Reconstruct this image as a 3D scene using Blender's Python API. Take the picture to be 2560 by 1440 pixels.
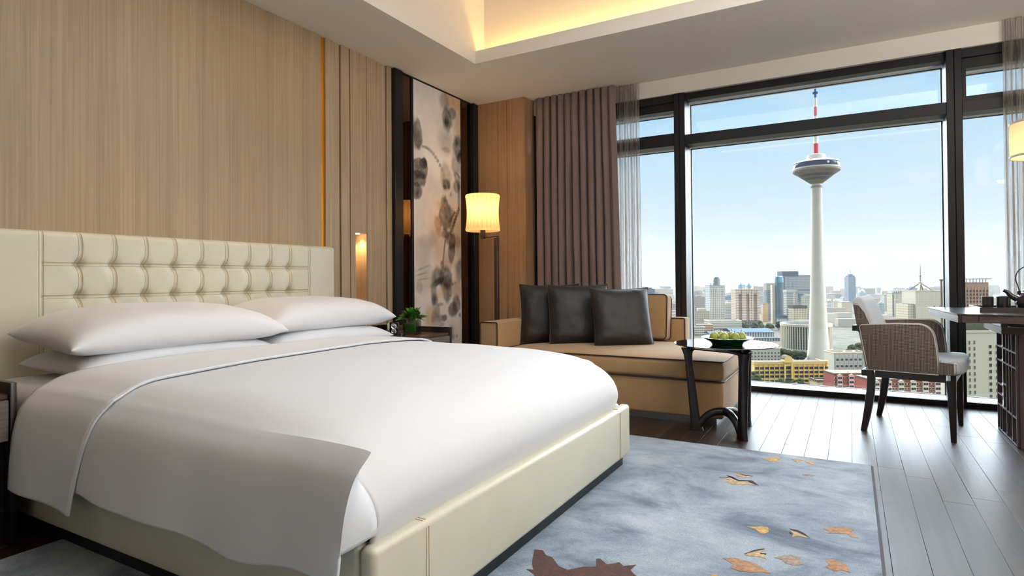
import bpy, bmesh, math, random
from mathutils import Vector, Matrix, noise
PI = math.pi
random.seed(7)
for _o in list(bpy.data.objects): bpy.data.objects.remove(_o)
SC = bpy.context.scene
COL = SC.collection

def lin(r, g, b):
    f = lambda v: v/12.92 if v <= .04045 else ((v+.055)/1.055)**2.4
    return (f(r/255), f(g/255), f(b/255), 1.0)

# ------------------------------------------------------------------ camera
cam_d = bpy.data.cameras.new('camera'); cam = bpy.data.objects.new('camera', cam_d); COL.objects.link(cam)
yaw, pit, rol = math.radians(29.5716), math.radians(.61522), math.radians(-.43527)
fwd = Vector((-math.sin(yaw)*math.cos(pit), math.cos(yaw)*math.cos(pit), math.sin(pit)))
rgt = Vector((math.cos(yaw), math.sin(yaw), 0)); up = rgt.cross(fwd)
r2 = rgt*math.cos(rol)+up*math.sin(rol); u2 = -rgt*math.sin(rol)+up*math.cos(rol)
mw = Matrix((r2, u2, -fwd)).transposed().to_4x4(); mw.translation = (3.52, 0, 1.0)
cam.matrix_world = mw
cam_d.sensor_width = 36; cam_d.lens = 1490.34*36/2560; cam_d.shift_y = -37.71/2560
cam_d.clip_start = .02; cam_d.clip_end = 9000
SC.camera = cam
# ------------------------------------------------------------------ world, sun, exposure
SC.view_settings.view_transform = 'Standard'
try: SC.view_settings.look = 'None'
except Exception: pass
SC.view_settings.gamma = 1; SC.view_settings.use_curve_mapping = False
SC.view_settings.exposure = 0.5
W = bpy.data.worlds.new('sky'); SC.world = W; W.use_nodes = True
wn, wl = W.node_tree.nodes, W.node_tree.links; wn.clear()
w_out = wn.new('ShaderNodeOutputWorld'); w_bg = wn.new('ShaderNodeBackground')
w_tc = wn.new('ShaderNodeTexCoord'); w_sep = wn.new('ShaderNodeSeparateXYZ'); w_ramp = wn.new('ShaderNodeValToRGB')
wl.new(w_tc.outputs['Generated'], w_sep.inputs[0]); wl.new(w_sep.outputs['Z'], w_ramp.inputs[0])
e = w_ramp.color_ramp.elements
e[0].position = 0.0; e[0].color = lin(219, 226, 233)
e[1].position = 1.0; e[1].color = lin(150, 200, 238)
for p, c in ((.07, (214, 228, 238)), (.17, (198, 227, 245)), (.33, (160, 214, 247))):
    q = e.new(p); q.color = lin(*c)
w_noise = wn.new('ShaderNodeTexNoise'); w_noise.inputs['Scale'].default_value = 5; w_noise.inputs['Detail'].default_value = 6
w_map = wn.new('ShaderNodeMapping'); w_map.inputs['Scale'].default_value = (1, 1, 3.2)
wl.new(w_tc.outputs['Generated'], w_map.inputs[0]); wl.new(w_map.outputs[0], w_noise.inputs['Vector'])
w_cr = wn.new('ShaderNodeValToRGB'); w_cr.color_ramp.elements[0].position = .52; w_cr.color_ramp.elements[1].position = .8
w_cr.color_ramp.elements[1].color = (.5, .5, .5, 1)
wl.new(w_noise.outputs[0], w_cr.inputs[0])
w_mix = wn.new('ShaderNodeMixRGB'); w_mix.inputs[2].default_value = lin(236, 238, 240)
wl.new(w_cr.outputs[0], w_mix.inputs[0]); wl.new(w_ramp.outputs[0], w_mix.inputs[1]); wl.new(w_mix.outputs[0], w_bg.inputs[0])
wl.new(w_bg.outputs[0], w_out.inputs[0])
w_bg.inputs[1].default_value = 0.74

def light(name, kind, loc, energy, color, **k):
    d = bpy.data.lights.new(name, kind); d.energy = energy; d.color = color
    for a, v in k.items(): setattr(d, a, v)
    o = bpy.data.objects.new(name, d); COL.objects.link(o); o.location = loc
    return o
# broad soft daylight of a hazy sky, high over the city
sun = light('hazy_sun', 'SUN', (0, 40, 60), 21, (.82, .92, 1.0), angle=math.radians(138))
sun.rotation_euler = Vector((.08, .82, .57)).to_track_quat('Z', 'Y').to_euler()
WARM = (1.0, .73, .46)
# added fill light in the raised ceiling tray, mid-room; no fixture there
panel = light('tray_fill_light', 'AREA', (3.3, 2.6, 3.08), 31, (.80, .905, 1.0), shape='RECTANGLE', size=3.2, size_y=2.4)
# added fill light aimed up at the ceiling, out of view on the right
up_fill = light('upward_fill_light', 'AREA', (5.6, 1.8, 1.8), 160, (.98, .98, .97), shape='DISK', size=.5); up_fill.rotation_euler = (PI, 0, 0)
SC.cycles.use_denoising = True
SC.cycles.max_bounces = 10; SC.cycles.diffuse_bounces = 5; SC.cycles.glossy_bounces = 4
SC.cycles.transparent_max_bounces = 16; SC.cycles.caustics_reflective = False; SC.cycles.caustics_refractive = False
SC.cycles.sample_clamp_indirect = 6.0; SC.cycles.volume_bounces = 0

# ------------------------------------------------------------------ node materials
def new_mat(name):
    m = bpy.data.materials.new(name); m.use_nodes = True
    nt = m.node_tree; nt.nodes.clear()
    out = nt.nodes.new('ShaderNodeOutputMaterial'); b = nt.nodes.new('ShaderNodeBsdfPrincipled')
    nt.links.new(b.outputs[0], out.inputs[0])
    return m, nt, b, out
def N(nt, t, **k):
    n = nt.nodes.new('ShaderNode'+t)
    for a, v in k.items(): setattr(n, a, v)
    return n
def coords(nt, scale=(1, 1, 1), rot=(0, 0, 0), rand=False, src='Object'):
    tc = N(nt, 'TexCoord'); mp = N(nt, 'Mapping')
    mp.inputs['Scale'].default_value = scale; mp.inputs['Rotation'].default_value = rot
    v = tc.outputs[src]
    if rand:
        oi = N(nt, 'ObjectInfo'); ml = N(nt, 'MATH' if 0 else 'Math', operation='MULTIPLY'); ml.inputs[1].default_value = 37
        nt.links.new(oi.outputs['Random'], ml.inputs[0])
        ad = N(nt, 'VectorMath', operation='ADD'); nt.links.new(v, ad.inputs[0]); nt.links.new(ml.outputs[0], ad.inputs[1]); v = ad.outputs[0]
    nt.links.new(v, mp.inputs[0])
    return mp.outputs[0]
def noise_node(nt, vec, scale, detail=4, rough=.55, dist=0):
    n = N(nt, 'TexNoise'); n.inputs['Scale'].default_value = scale; n.inputs['Detail'].default_value = detail
    n.inputs['Roughness'].default_value = rough; n.inputs['Distortion'].default_value = dist
    nt.links.new(vec, n.inputs['Vector']); return n.outputs[0]
def ramp(nt, fac, stops):
    r = N(nt, 'ValToRGB'); el = r.color_ramp.elements
    el[0].position, el[0].color = stops[0]; el[1].position, el[1].color = stops[-1]
    for p, c in stops[1:-1]: q = el.new(p); q.color = c
    nt.links.new(fac, r.inputs[0]); return r.outputs[0]
def bump(nt, b, h, strength, dist=.01):
    bp = N(nt, 'Bump'); bp.inputs['Strength'].default_value = strength; bp.inputs['Distance'].default_value = dist
    nt.links.new(h, bp.inputs['Height']); nt.links.new(bp.outputs[0], b.inputs['Normal'])
def simple(name, rgb, rough=.5, metal=0, coat=0, sheen=0, var=0, vscale=8, bs=0, bstr=0, bdist=.002, spec=.5, rand=False):
    m, nt, b, o = new_mat(name)
    b.inputs['Base Color'].default_value = lin(*rgb); b.inputs['Roughness'].default_value = rough
    b.inputs['Metallic'].default_value = metal; b.inputs['Coat Weight'].default_value = coat
    b.inputs['Specular IOR Level'].default_value = spec
    if sheen: b.inputs['Sheen Weight'].default_value = sheen; b.inputs['Sheen Roughness'].default_value = .4
    v = coords(nt, rand=rand)
    if var:
        c = lin(*rgb); n = noise_node(nt, v, vscale)
        lo = tuple(x*(1-var) for x in c[:3])+(1,); hi = tuple(min(1, x*(1+var)) for x in c[:3])+(1,)
        nt.links.new(ramp(nt, n, [(.3, lo), (.7, hi)]), b.inputs['Base Color'])
    if bs: bump(nt, b, noise_node(nt, v, bs, 3), bstr, bdist)
    return m
def wood(name, c1, c2, grain=(60, 60, 1.2), rough=.45, bstr=.15, coat=0, rand=True, band=0, vary=0, spec=.5):
    m, nt, b, o = new_mat(name)
    v = coords(nt, grain, rand=rand)
    n1 = noise_node(nt, v, 1.0, 5, .6, .4); n2 = noise_node(nt, v, 4.5, 3, .7)
    mx = N(nt, 'Math', operation='MULTIPLY_ADD'); mx.inputs[1].default_value = .35; nt.links.new(n2, mx.inputs[0]); nt.links.new(n1, mx.inputs[2])
    fac = mx.outputs[0]
    if band:
        vb = coords(nt, tuple(band)); nb = noise_node(nt, vb, 1, 1, .5)
        ma = N(nt, 'Math', operation='MULTIPLY_ADD'); ma.inputs[1].default_value = .5; ma.inputs[2].default_value = -.25; nt.links.new(nb, ma.inputs[0])
        ad = N(nt, 'Math', operation='ADD'); nt.links.new(ma.outputs[0], ad.inputs[0]); nt.links.new(fac, ad.inputs[1]); fac = ad.outputs[0]
    col = ramp(nt, fac, [(.42, lin(*c1)), (.9, lin(*c2))])
    if vary:
        oi = N(nt, 'ObjectInfo'); hs = N(nt, 'HueSaturation')
        mr = N(nt, 'MapRange'); mr.inputs['To Min'].default_value = 1-vary; mr.inputs['To Max'].default_value = 1+vary
        nt.links.new(oi.outputs['Random'], mr.inputs[0]); nt.links.new(mr.outputs[0], hs.inputs['Value']); nt.links.new(col, hs.inputs['Color']); col = hs.outputs[0]
    nt.links.new(col, b.inputs['Base Color'])
    b.inputs['Roughness'].default_value = rough; b.inputs['Coat Weight'].default_value = coat; b.inputs['Coat Roughness'].default_value = .2
    b.inputs['Specular IOR Level'].default_value = spec
    bump(nt, b, n2, bstr, .002)
    return m
def weave(name, c1, c2, scale=450, rough=.85, bstr=.3, sheen=.15, spec=.3, rot=(.5, .4, .78)):
    m, nt, b, o = new_mat(name)
    v = coords(nt, (1, 1, 1), rot)
    ck = N(nt, 'TexChecker'); ck.inputs['Scale'].default_value = scale
    ck.inputs['Color1'].default_value = lin(*c1); ck.inputs['Color2'].default_value = lin(*c2); nt.links.new(v, ck.inputs[0])
    nt.links.new(ck.outputs[0], b.inputs['Base Color'])
    b.inputs['Roughness'].default_value = rough; b.inputs['Sheen Weight'].default_value = sheen; b.inputs['Specular IOR Level'].default_value = spec
    bump(nt, b, noise_node(nt, coords(nt), scale*.8, 2), bstr, .001)
    return m
def arch_glass(name, tint=(1, 1, 1), refl=1.0, ior=1.5, rough=0.0):
    m, nt, b, o = new_mat(name); nt.nodes.remove(b)
    tr = N(nt, 'BsdfTransparent'); tr.inputs[0].default_value = (*tint, 1)
    gl = N(nt, 'BsdfGlossy'); gl.inputs['Roughness'].default_value = rough
    fr = N(nt, 'Fresnel'); fr.inputs[0].default_value = ior
    ml = N(nt, 'Math', operation='MULTIPLY'); ml.inputs[1].default_value = refl; nt.links.new(fr.outputs[0], ml.inputs[0])
    mx = N(nt, 'MixShader'); nt.links.new(ml.outputs[0], mx.inputs[0]); nt.links.new(tr.outputs[0], mx.inputs[1]); nt.links.new(gl.outputs[0], mx.inputs[2])
    nt.links.new(mx.outputs[0], o.inputs[0]); return m
def emit(name, rgb, s):
    m, nt, b, o = new_mat(name); nt.nodes.remove(b)
    em = N(nt, 'Emission'); em.inputs[0].default_value = (*rgb, 1); em.inputs[1].default_value = s
    nt.links.new(em.outputs[0], o.inputs[0]); return m
def facade(name, wall, win, fx, fz, wx=.5, wz=.5, rough=.6):
    """walls of far buildings: a grid of windows too small to pick apart (object x+y across, z up; metres)"""
    m, nt, b, o = new_mat(name)
    tc = N(nt, 'TexCoord'); sp = N(nt, 'SeparateXYZ'); nt.links.new(tc.outputs['Object'], sp.inputs[0])
    ad = N(nt, 'Math', operation='ADD'); nt.links.new(sp.outputs[0], ad.inputs[0]); nt.links.new(sp.outputs[1], ad.inputs[1])
    def cell(s, f, w):
        d = N(nt, 'Math', operation='DIVIDE'); d.inputs[1].default_value = f; nt.links.new(s, d.inputs[0])
        fr = N(nt, 'Math', operation='FRACT'); nt.links.new(d.outputs[0], fr.inputs[0])
        lt = N(nt, 'Math', operation='LESS_THAN'); lt.inputs[1].default_value = w; nt.links.new(fr.outputs[0], lt.inputs[0]); return lt.outputs[0]
    mu = N(nt, 'Math', operation='MULTIPLY'); nt.links.new(cell(ad.outputs[0], fx, wx), mu.inputs[0]); nt.links.new(cell(sp.outputs[2], fz, wz), mu.inputs[1])
    ge = N(nt, 'NewGeometry'); s2 = N(nt, 'SeparateXYZ'); nt.links.new(ge.outputs['Normal'], s2.inputs[0])
    lt = N(nt, 'Math', operation='LESS_THAN'); lt.inputs[1].default_value = .5; nt.links.new(s2.outputs[2], lt.inputs[0])
    m2 = N(nt, 'Math', operation='MULTIPLY'); nt.links.new(mu.outputs[0], m2.inputs[0]); nt.links.new(lt.outputs[0], m2.inputs[1])
    mx = N(nt, 'MixRGB'); mx.inputs[1].default_value = lin(*wall); mx.inputs[2].default_value = lin(*win); nt.links.new(m2.outputs[0], mx.inputs[0])
    rf = N(nt, 'MixRGB'); rf.inputs[1].default_value = lin(58, 56, 54); rf.name = 'roof_mix'  # upward faces given a dark tone to offset strong overhead light
    nt.links.new(lt.outputs[0], rf.inputs[0]); nt.links.new(mx.outputs[0], rf.inputs[2])
    nt.links.new(rf.outputs[0], b.inputs['Base Color']); b.inputs['Roughness'].default_value = rough; b.inputs['Specular IOR Level'].default_value = .3
    return m

# ------------------------------------------------------------------ mesh builder
class MB:
    def __init__(s): s.bm = bmesh.new()
    def add(s, tb, mat=None):
        if mat is not None: tb.transform(mat)
        me = bpy.data.meshes.new('t'); tb.to_mesh(me); tb.free(); s.bm.from_mesh(me); bpy.data.meshes.remove(me); return s
    def box(s, x0, x1, y0, y1, z0, z1, bev=0, seg=2, mat=None):
        tb = bmesh.new(); bmesh.ops.create_cube(tb, size=1)
        for v in tb.verts: v.co = Vector(((x0+x1)/2+v.co.x*(x1-x0), (y0+y1)/2+v.co.y*(y1-y0), (z0+z1)/2+v.co.z*(z1-z0)))
        if bev: bmesh.ops.bevel(tb, geom=tb.edges[:], offset=bev, segments=seg, profile=.5, affect='EDGES', clamp_overlap=True)
        return s.add(tb, mat)
    def prism(s, poly, h0, h1, axis='z', bev=0, seg=2, mat=None):
        """polygon (a,b) extruded along axis: z:(x,y) y:(x,z) x:(y,z)"""
        f = {'z': lambda a, b, h: (a, b, h), 'y': lambda a, b, h: (a, h, b), 'x': lambda a, b, h: (h, a, b)}[axis]
        tb = bmesh.new(); lo = [tb.verts.new(f(a, b, h0)) for a, b in poly]; hi = [tb.verts.new(f(a, b, h1)) for a, b in poly]
        n = len(poly); tb.faces.new(lo); tb.faces.new(hi)
        for i in range(n): tb.faces.new((lo[i], lo[(i+1) % n], hi[(i+1) % n], hi[i]))
        bmesh.ops.recalc_face_normals(tb, faces=tb.faces[:])
        if bev:
            bmesh.ops.bevel(tb, geom=[q for q in tb.edges if q.calc_face_angle(0) > .6], offset=bev, segments=seg, profile=.5, affect='EDGES', clamp_overlap=True)
        return s.add(tb, mat)
    def grid(s, rows, closed_u=False, closed_v=False, mat=None, flip=False):
        tb = bmesh.new(); V = [[tb.verts.new(p) for p in r] for r in rows]; nr, nc = len(V), len(V[0])
        for i in range(nr if closed_v else nr-1):
            for j in range(nc if closed_u else nc-1):
                q = (V[i][j], V[i][(j+1) % nc], V[(i+1) % nr][(j+1) % nc], V[(i+1) % nr][j])
                try: tb.faces.new(q[::-1] if flip else q)
                except ValueError: pass
        return s.add(tb, mat)
    def lathe(s, prof, cx=0, cy=0, seg=24, mat=None):
        rows = [[(cx+r*math.cos(2*PI*k/seg), cy+r*math.sin(2*PI*k/seg), z) for k in range(seg)] for r, z in prof]
        tb = bmesh.new(); V = [[tb.verts.new(p) for p in r] for r in rows]
        for i in range(len(V)-1):
            for j in range(seg): tb.faces.new((V[i][j], V[i][(j+1) % seg], V[i+1][(j+1) % seg], V[i+1][j]))
        for ring in (V[0], V[-1]):
            if (ring[0].co-ring[seg//2].co).length > 1e-5:
                pass
        bmesh.ops.remove_doubles(tb, verts=tb.verts[:], dist=1e-6)
        bmesh.ops.recalc_face_normals(tb, faces=tb.faces[:])
        return s.add(tb, mat)
    def tube(s, pts, r, seg=8, closed=False, radii=None, mat=None):
        P = [Vector(p) for p in pts]; n = len(P); rows = []; ref = None
        for i, p in enumerate(P):
            a = P[(i-1) % n] if closed or i > 0 else p; b = P[(i+1) % n] if closed or i < n-1 else p
            t = (b-a).normalized()
            if ref is None: ref = Vector((0, 0, 1)) if abs(t.z) < .9 else Vector((1, 0, 0))
            u = (ref-t*ref.dot(t)); u = u.normalized() if u.length > 1e-6 else t.orthogonal().normalized(); w = t.cross(u); ref = u
            rr = radii[i] if radii else r
            rows.append([p+u*rr*math.cos(2*PI*k/seg)+w*rr*math.sin(2*PI*k/seg) for k in range(seg)])
        tb = bmesh.new(); V = [[tb.verts.new(p) for p in q] for q in rows]
        for i in range(n if closed else n-1):
            for k in range(seg): tb.faces.new((V[i][k], V[i][(k+1) % seg], V[(i+1) % n][(k+1) % seg], V[(i+1) % n][k]))
        if not closed: tb.faces.new(V[0]); tb.faces.new(V[-1])
        bmesh.ops.recalc_face_normals(tb, faces=tb.faces[:])
        return s.add(tb, mat)
    def bar(s, a, b, w, d=None, bev=0, upv=(0, 0, 1)):
        """square bar from a to b"""
        a, b = Vector(a), Vector(b); t = (b-a).normalized(); upv = Vector(upv)
        if abs(t.dot(upv)) > .98: upv = Vector((1, 0, 0))
        u = t.cross(upv).normalized(); v = u.cross(t); L = (b-a).length
        M = Matrix((u, v, t)).transposed().to_4x4(); M.translation = (a+b)/2
        return s.box(-w/2, w/2, -(d or w)/2, (d or w)/2, -L/2, L/2, bev, 2, M)
    def ico(s, c, r, sub=2, sq=(1, 1, 1), amp=0, fr=1.0):
        tb = bmesh.new(); bmesh.ops.create_icosphere(tb, subdivisions=sub, radius=1)
        for v in tb.verts:
            d = v.co.copy(); k = 1+amp*noise.noise(d*fr*2+Vector(c)*.37)+amp*.6*noise.noise(d*fr*5+Vector(c))
            v.co = Vector((c[0]+d.x*r*sq[0]*k, c[1]+d.y*r*sq[1]*k, c[2]+d.z*r*sq[2]*k))
        return s.add(tb)

ROOTM = {}
def setp(o, label=None, cat=None, group=None, kind=None):
    if label: o['label'] = label
    if cat: o['category'] = cat
    if group: o['group'] = group
    if kind: o['kind'] = kind
    return o
def root(name, loc, rz=0, label=None, cat=None, group=None, kind=None):
    o = bpy.data.objects.new(name, None); COL.objects.link(o); o.location = loc; o.rotation_euler = (0, 0, rz); o.empty_display_size = .1
    ROOTM[o.name] = Matrix.Translation(loc) @ Matrix.Rotation(rz, 4, 'Z')
    return setp(o, label, cat, group, kind)
def mk(name, mb, m, parent=None, local=False, smooth=True, angle=38, label=None, cat=None, group=None, kind=None, merge=0):
    bm = mb.bm if isinstance(mb, MB) else mb
    if merge: bmesh.ops.remove_doubles(bm, verts=bm.verts[:], dist=merge)
    M = Matrix.Identity(4)
    if parent is not None and not local: bm.transform(ROOTM[parent.name].inverted())
    loc = Vector((0, 0, 0))
    if parent is None or (parent is not None):
        xs = [v.co for v in bm.verts]
        lo = Vector((min(c.x for c in xs), min(c.y for c in xs), min(c.z for c in xs))); hi = Vector((max(c.x for c in xs), max(c.y for c in xs), max(c.z for c in xs)))
        loc = Vector(((lo.x+hi.x)/2, (lo.y+hi.y)/2, lo.z)); bm.transform(Matrix.Translation(-loc))
    me = bpy.data.meshes.new(name); bm.to_mesh(me); bm.free()
    if smooth:
        me.polygons.foreach_set('use_smooth', [True]*len(me.polygons))
        try: me.set_sharp_from_angle(angle=math.radians(angle))
        except Exception: pass
    if m: me.materials.append(m)
    o = bpy.data.objects.new(name, me); COL.objects.link(o); o.location = loc
    if parent is not None:
        o.parent = parent; ROOTM[o.name] = ROOTM[parent.name] @ Matrix.Translation(loc)
    else: ROOTM[o.name] = Matrix.Translation(loc)
    return setp(o, label, cat, group, kind)
def inst(src, parent, loc, rot=(0, 0, 0), scale=(1, 1, 1)):
    """another object sharing src's mesh"""
    o = src.copy(); COL.objects.link(o); o.parent = parent; o.location = loc; o.rotation_euler = rot; o.scale = scale
    return o
def dup(o, parent=None):
    c = o.copy(); COL.objects.link(c); c.parent = parent if parent is not None else None
    ROOTM[c.name] = ROOTM.get(o.name, Matrix.Identity(4))
    for ch in [q for q in bpy.data.objects if q.parent == o]: dup(ch, c)
    return c
def spline(P, n):
    """Catmull-Rom through points, n samples per span"""
    P = [Vector(p) for p in P]; Q = [P[0]*2-P[1]]+P+[P[-1]*2-P[-2]]; out = []
    for i in range(1, len(Q)-2):
        a, b, c, d = Q[i-1:i+3]
        for k in range(n):
            t = k/n; out.append(.5*((2*b)+(c-a)*t+(2*a-5*b+4*c-d)*t*t+(3*b-a-3*c+d)*t**3))
    out.append(P[-1]); return out
# ------------------------------------------------------------------ materials
veneer = wood('oak_veneer', (142, 120, 91), (174, 152, 120), (95, 95, 1.0), .42, .25, band=(7, 7, .05), spec=.6)
veneer_b = wood('oak_veneer_batten', (150, 126, 98), (190, 168, 138), (70, 70, 1.2), .42, .2, spec=.6)
veneer_c = wood('oak_veneer_column', (150, 112, 78), (182, 142, 104), (55, 55, 1.0), .45, .2)
plank_m = wood('dark_oak_floor', (28, 21, 18), (58, 43, 35), (26, 1.3, 26), .40, .3, vary=.35, spec=.30)
slab_m = simple('floor_joint', (18, 14, 12), .8)
dark_wood = wood('espresso_wood', (20, 15, 16), (36, 28, 28), (40, 40, 3), .3, .1, spec=.6)
bronze = simple('dark_bronze', (27, 26, 29), .42, .1, spec=.35, var=.08)
white_paint = simple('ceiling_paint', (226, 220, 211), .8, bs=300, bstr=.03)
wall_paint = simple('wall_paint', (214, 205, 192), .85)
reveal_m = simple('pale_aluminium', (226, 229, 232), .5, spec=.4)
sill_m = simple('white_stone_sill', (236, 238, 240), .35)
gold_m = simple('amber_brass', (214, 140, 30), .42, .75, spec=.6, bs=40, bstr=.05)
mirror_m = simple('bronze_mirror', (98, 80, 62), .03, 1)
glass_m = arch_glass('window_glass', (.985, .99, .99), .8)
plinth_m = simple('black_plinth', (24, 25, 30), .4)

# ------------------------------------------------------------------ floor: slab and single planks
FX0, FX1, FY0, FY1 = -.16, 6.2, -3.2, 5.66
floor = mk('floor', MB().box(FX0, FX1, FY0, 6.0, -.30, -.018), slab_m, kind='structure')
pw, k = .1165, 0
protos = {}
x = .604
while x < 5.45:
    y = .1-random.random()*1.1
    while y < FY1:
        L = random.choice((1.1, 1.3, 1.5)); y1 = min(y+L, FY1)
        if y1-y > .1 and y1 > .1:
            key = round(y1-y, 3)
            if key not in protos:
                protos[key] = mk('plank', MB().box(x+.0004, x+pw-.0004, y+.0004, y1-.0004, -.0175, 0, .0008, 1), plank_m, floor)
            else:
                s = protos[key]; fz = ROOTM['floor'].translation
                inst(s, floor, (x+pw/2-fz.x, (y+y1)/2-fz.y, s.location.z))
        y = y1
    x += pw
mk('flooring_beyond', MB().box(0, .6, FY0, FY1, -.0175, -.001).box(.6, 5.5, FY0, -1.02, -.0175, -.001).box(5.5, 6.2, FY0, FY1, -.0175, -.001), plank_m, floor)

# ------------------------------------------------------------------ headboard wall
CZ = 2.887
wl_ = mk('wall_left', MB().box(-.26, -.16, -3.2, 5.66, 0, 3.2), wall_paint, kind='structure')
mk('wood_panel', MB().box(-.16, 0, -1.2, 3.253, 0, CZ, .003, 1), veneer, wl_)
mk('wood_panel', MB().box(-.16, 0, -3.2, -1.206, 0, CZ, .003, 1), veneer, wl_)
mk('metal_strip', MB().box(-.16, -.016, 3.253, 3.297, 0, CZ), gold_m, wl_, label='amber metal strip')
bat = [(3.297, 3.379, 0), (3.387, 3.451, -.012), (3.459, 3.552, 0), (3.753, 3.867, 0), (3.875, 3.994, -.012), (4.002, 4.064, 0)]
for a, b, d in bat:
    mk('batten', MB().box(-.16, d, a, b, 0, CZ, .003, 1), veneer_b, wl_)
mb = MB().box(-.16, 0, 3.560, 3.612, 0, CZ).box(-.16, 0, 3.612, 3.745, 1.391, CZ).box(-.16, 0, 3.612, 3.745, .735, .845).box(-.16, 0, 3.612, 3.745, 0, .50).box(-.16, -.115, 3.612, 3.7385, .845, 1.391).box(-.16, -.115, 3.612, 3.7385, .50, .735).box(-.16, 0, 3.739, 3.745, .50, .735).box(-.16, 0, 3.739, 3.745, .845, 1.391)
mk('niche_batten', mb, veneer_b, wl_, label='wide batten with two lit niches')
for z in (1.386, .731):
    lf = mk('niche_light', MB().lathe([(.0, z), (.022, z), (.022, z+.004), (.0, z+.004)], -.05, 3.68, 16), emit('niche_led', (1, .66, .32), 30), wl_, label='small recessed niche light')
    sp = light('niche_spot', 'SPOT', (-.05, 3.68, z-.01), 5.5 if z > 1 else 1.2, (1, .62, .30), spot_size=2.0, spot_blend=.6, shadow_soft_size=.02)
groove_m = simple('groove_painted_shade', (20, 16, 13), .9)  # near-black colour stands in for the shade inside the grooves
mk('groove_backing', MB().box(-.16, -.05, 3.379, 3.387, 0, CZ).box(-.16, -.05, 3.451, 3.459, 0, CZ).box(-.16, -.05, 3.552, 3.560, 0, CZ).box(-.16, -.05, 3.745, 3.753, 0, CZ).box(-.16, -.05, 3.867, 3.875, 0, CZ).box(-.16, -.05, 3.994, 4.002, 0, CZ), groove_m, wl_)
mk('dark_post', MB().box(-.16, .035, 4.067, 4.178, 0, CZ-.004, .004, 1), bronze, wl_)
mk('dark_post', MB().box(-.16, .012, 4.322, 4.354, 0, CZ-.012, .003, 1), bronze, wl_)
mk('dark_post', MB().box(-.16, .012, 5.130, 5.142, 0, CZ-.012, .002, 1), bronze, wl_)
mk('dark_post', MB().box(-.16, .045, 5.318, 5.408, 0, CZ-.004, .004, 1), bronze, wl_)
mk('dark_rail', MB().box(-.16, .010, 4.18, 5.32, CZ-.012, CZ), bronze, wl_)
mk('mirror_strip', MB().box(-.16, .002, 4.178, 4.322, 0, CZ-.012), mirror_m, wl_, label='bronze mirror strip beside the ink painting')
mk('mirror_strip', MB().box(-.16, .002, 5.142, 5.318, 0, CZ-.012), mirror_m, wl_, label='bronze mirror strip beside the ink painting')

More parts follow.
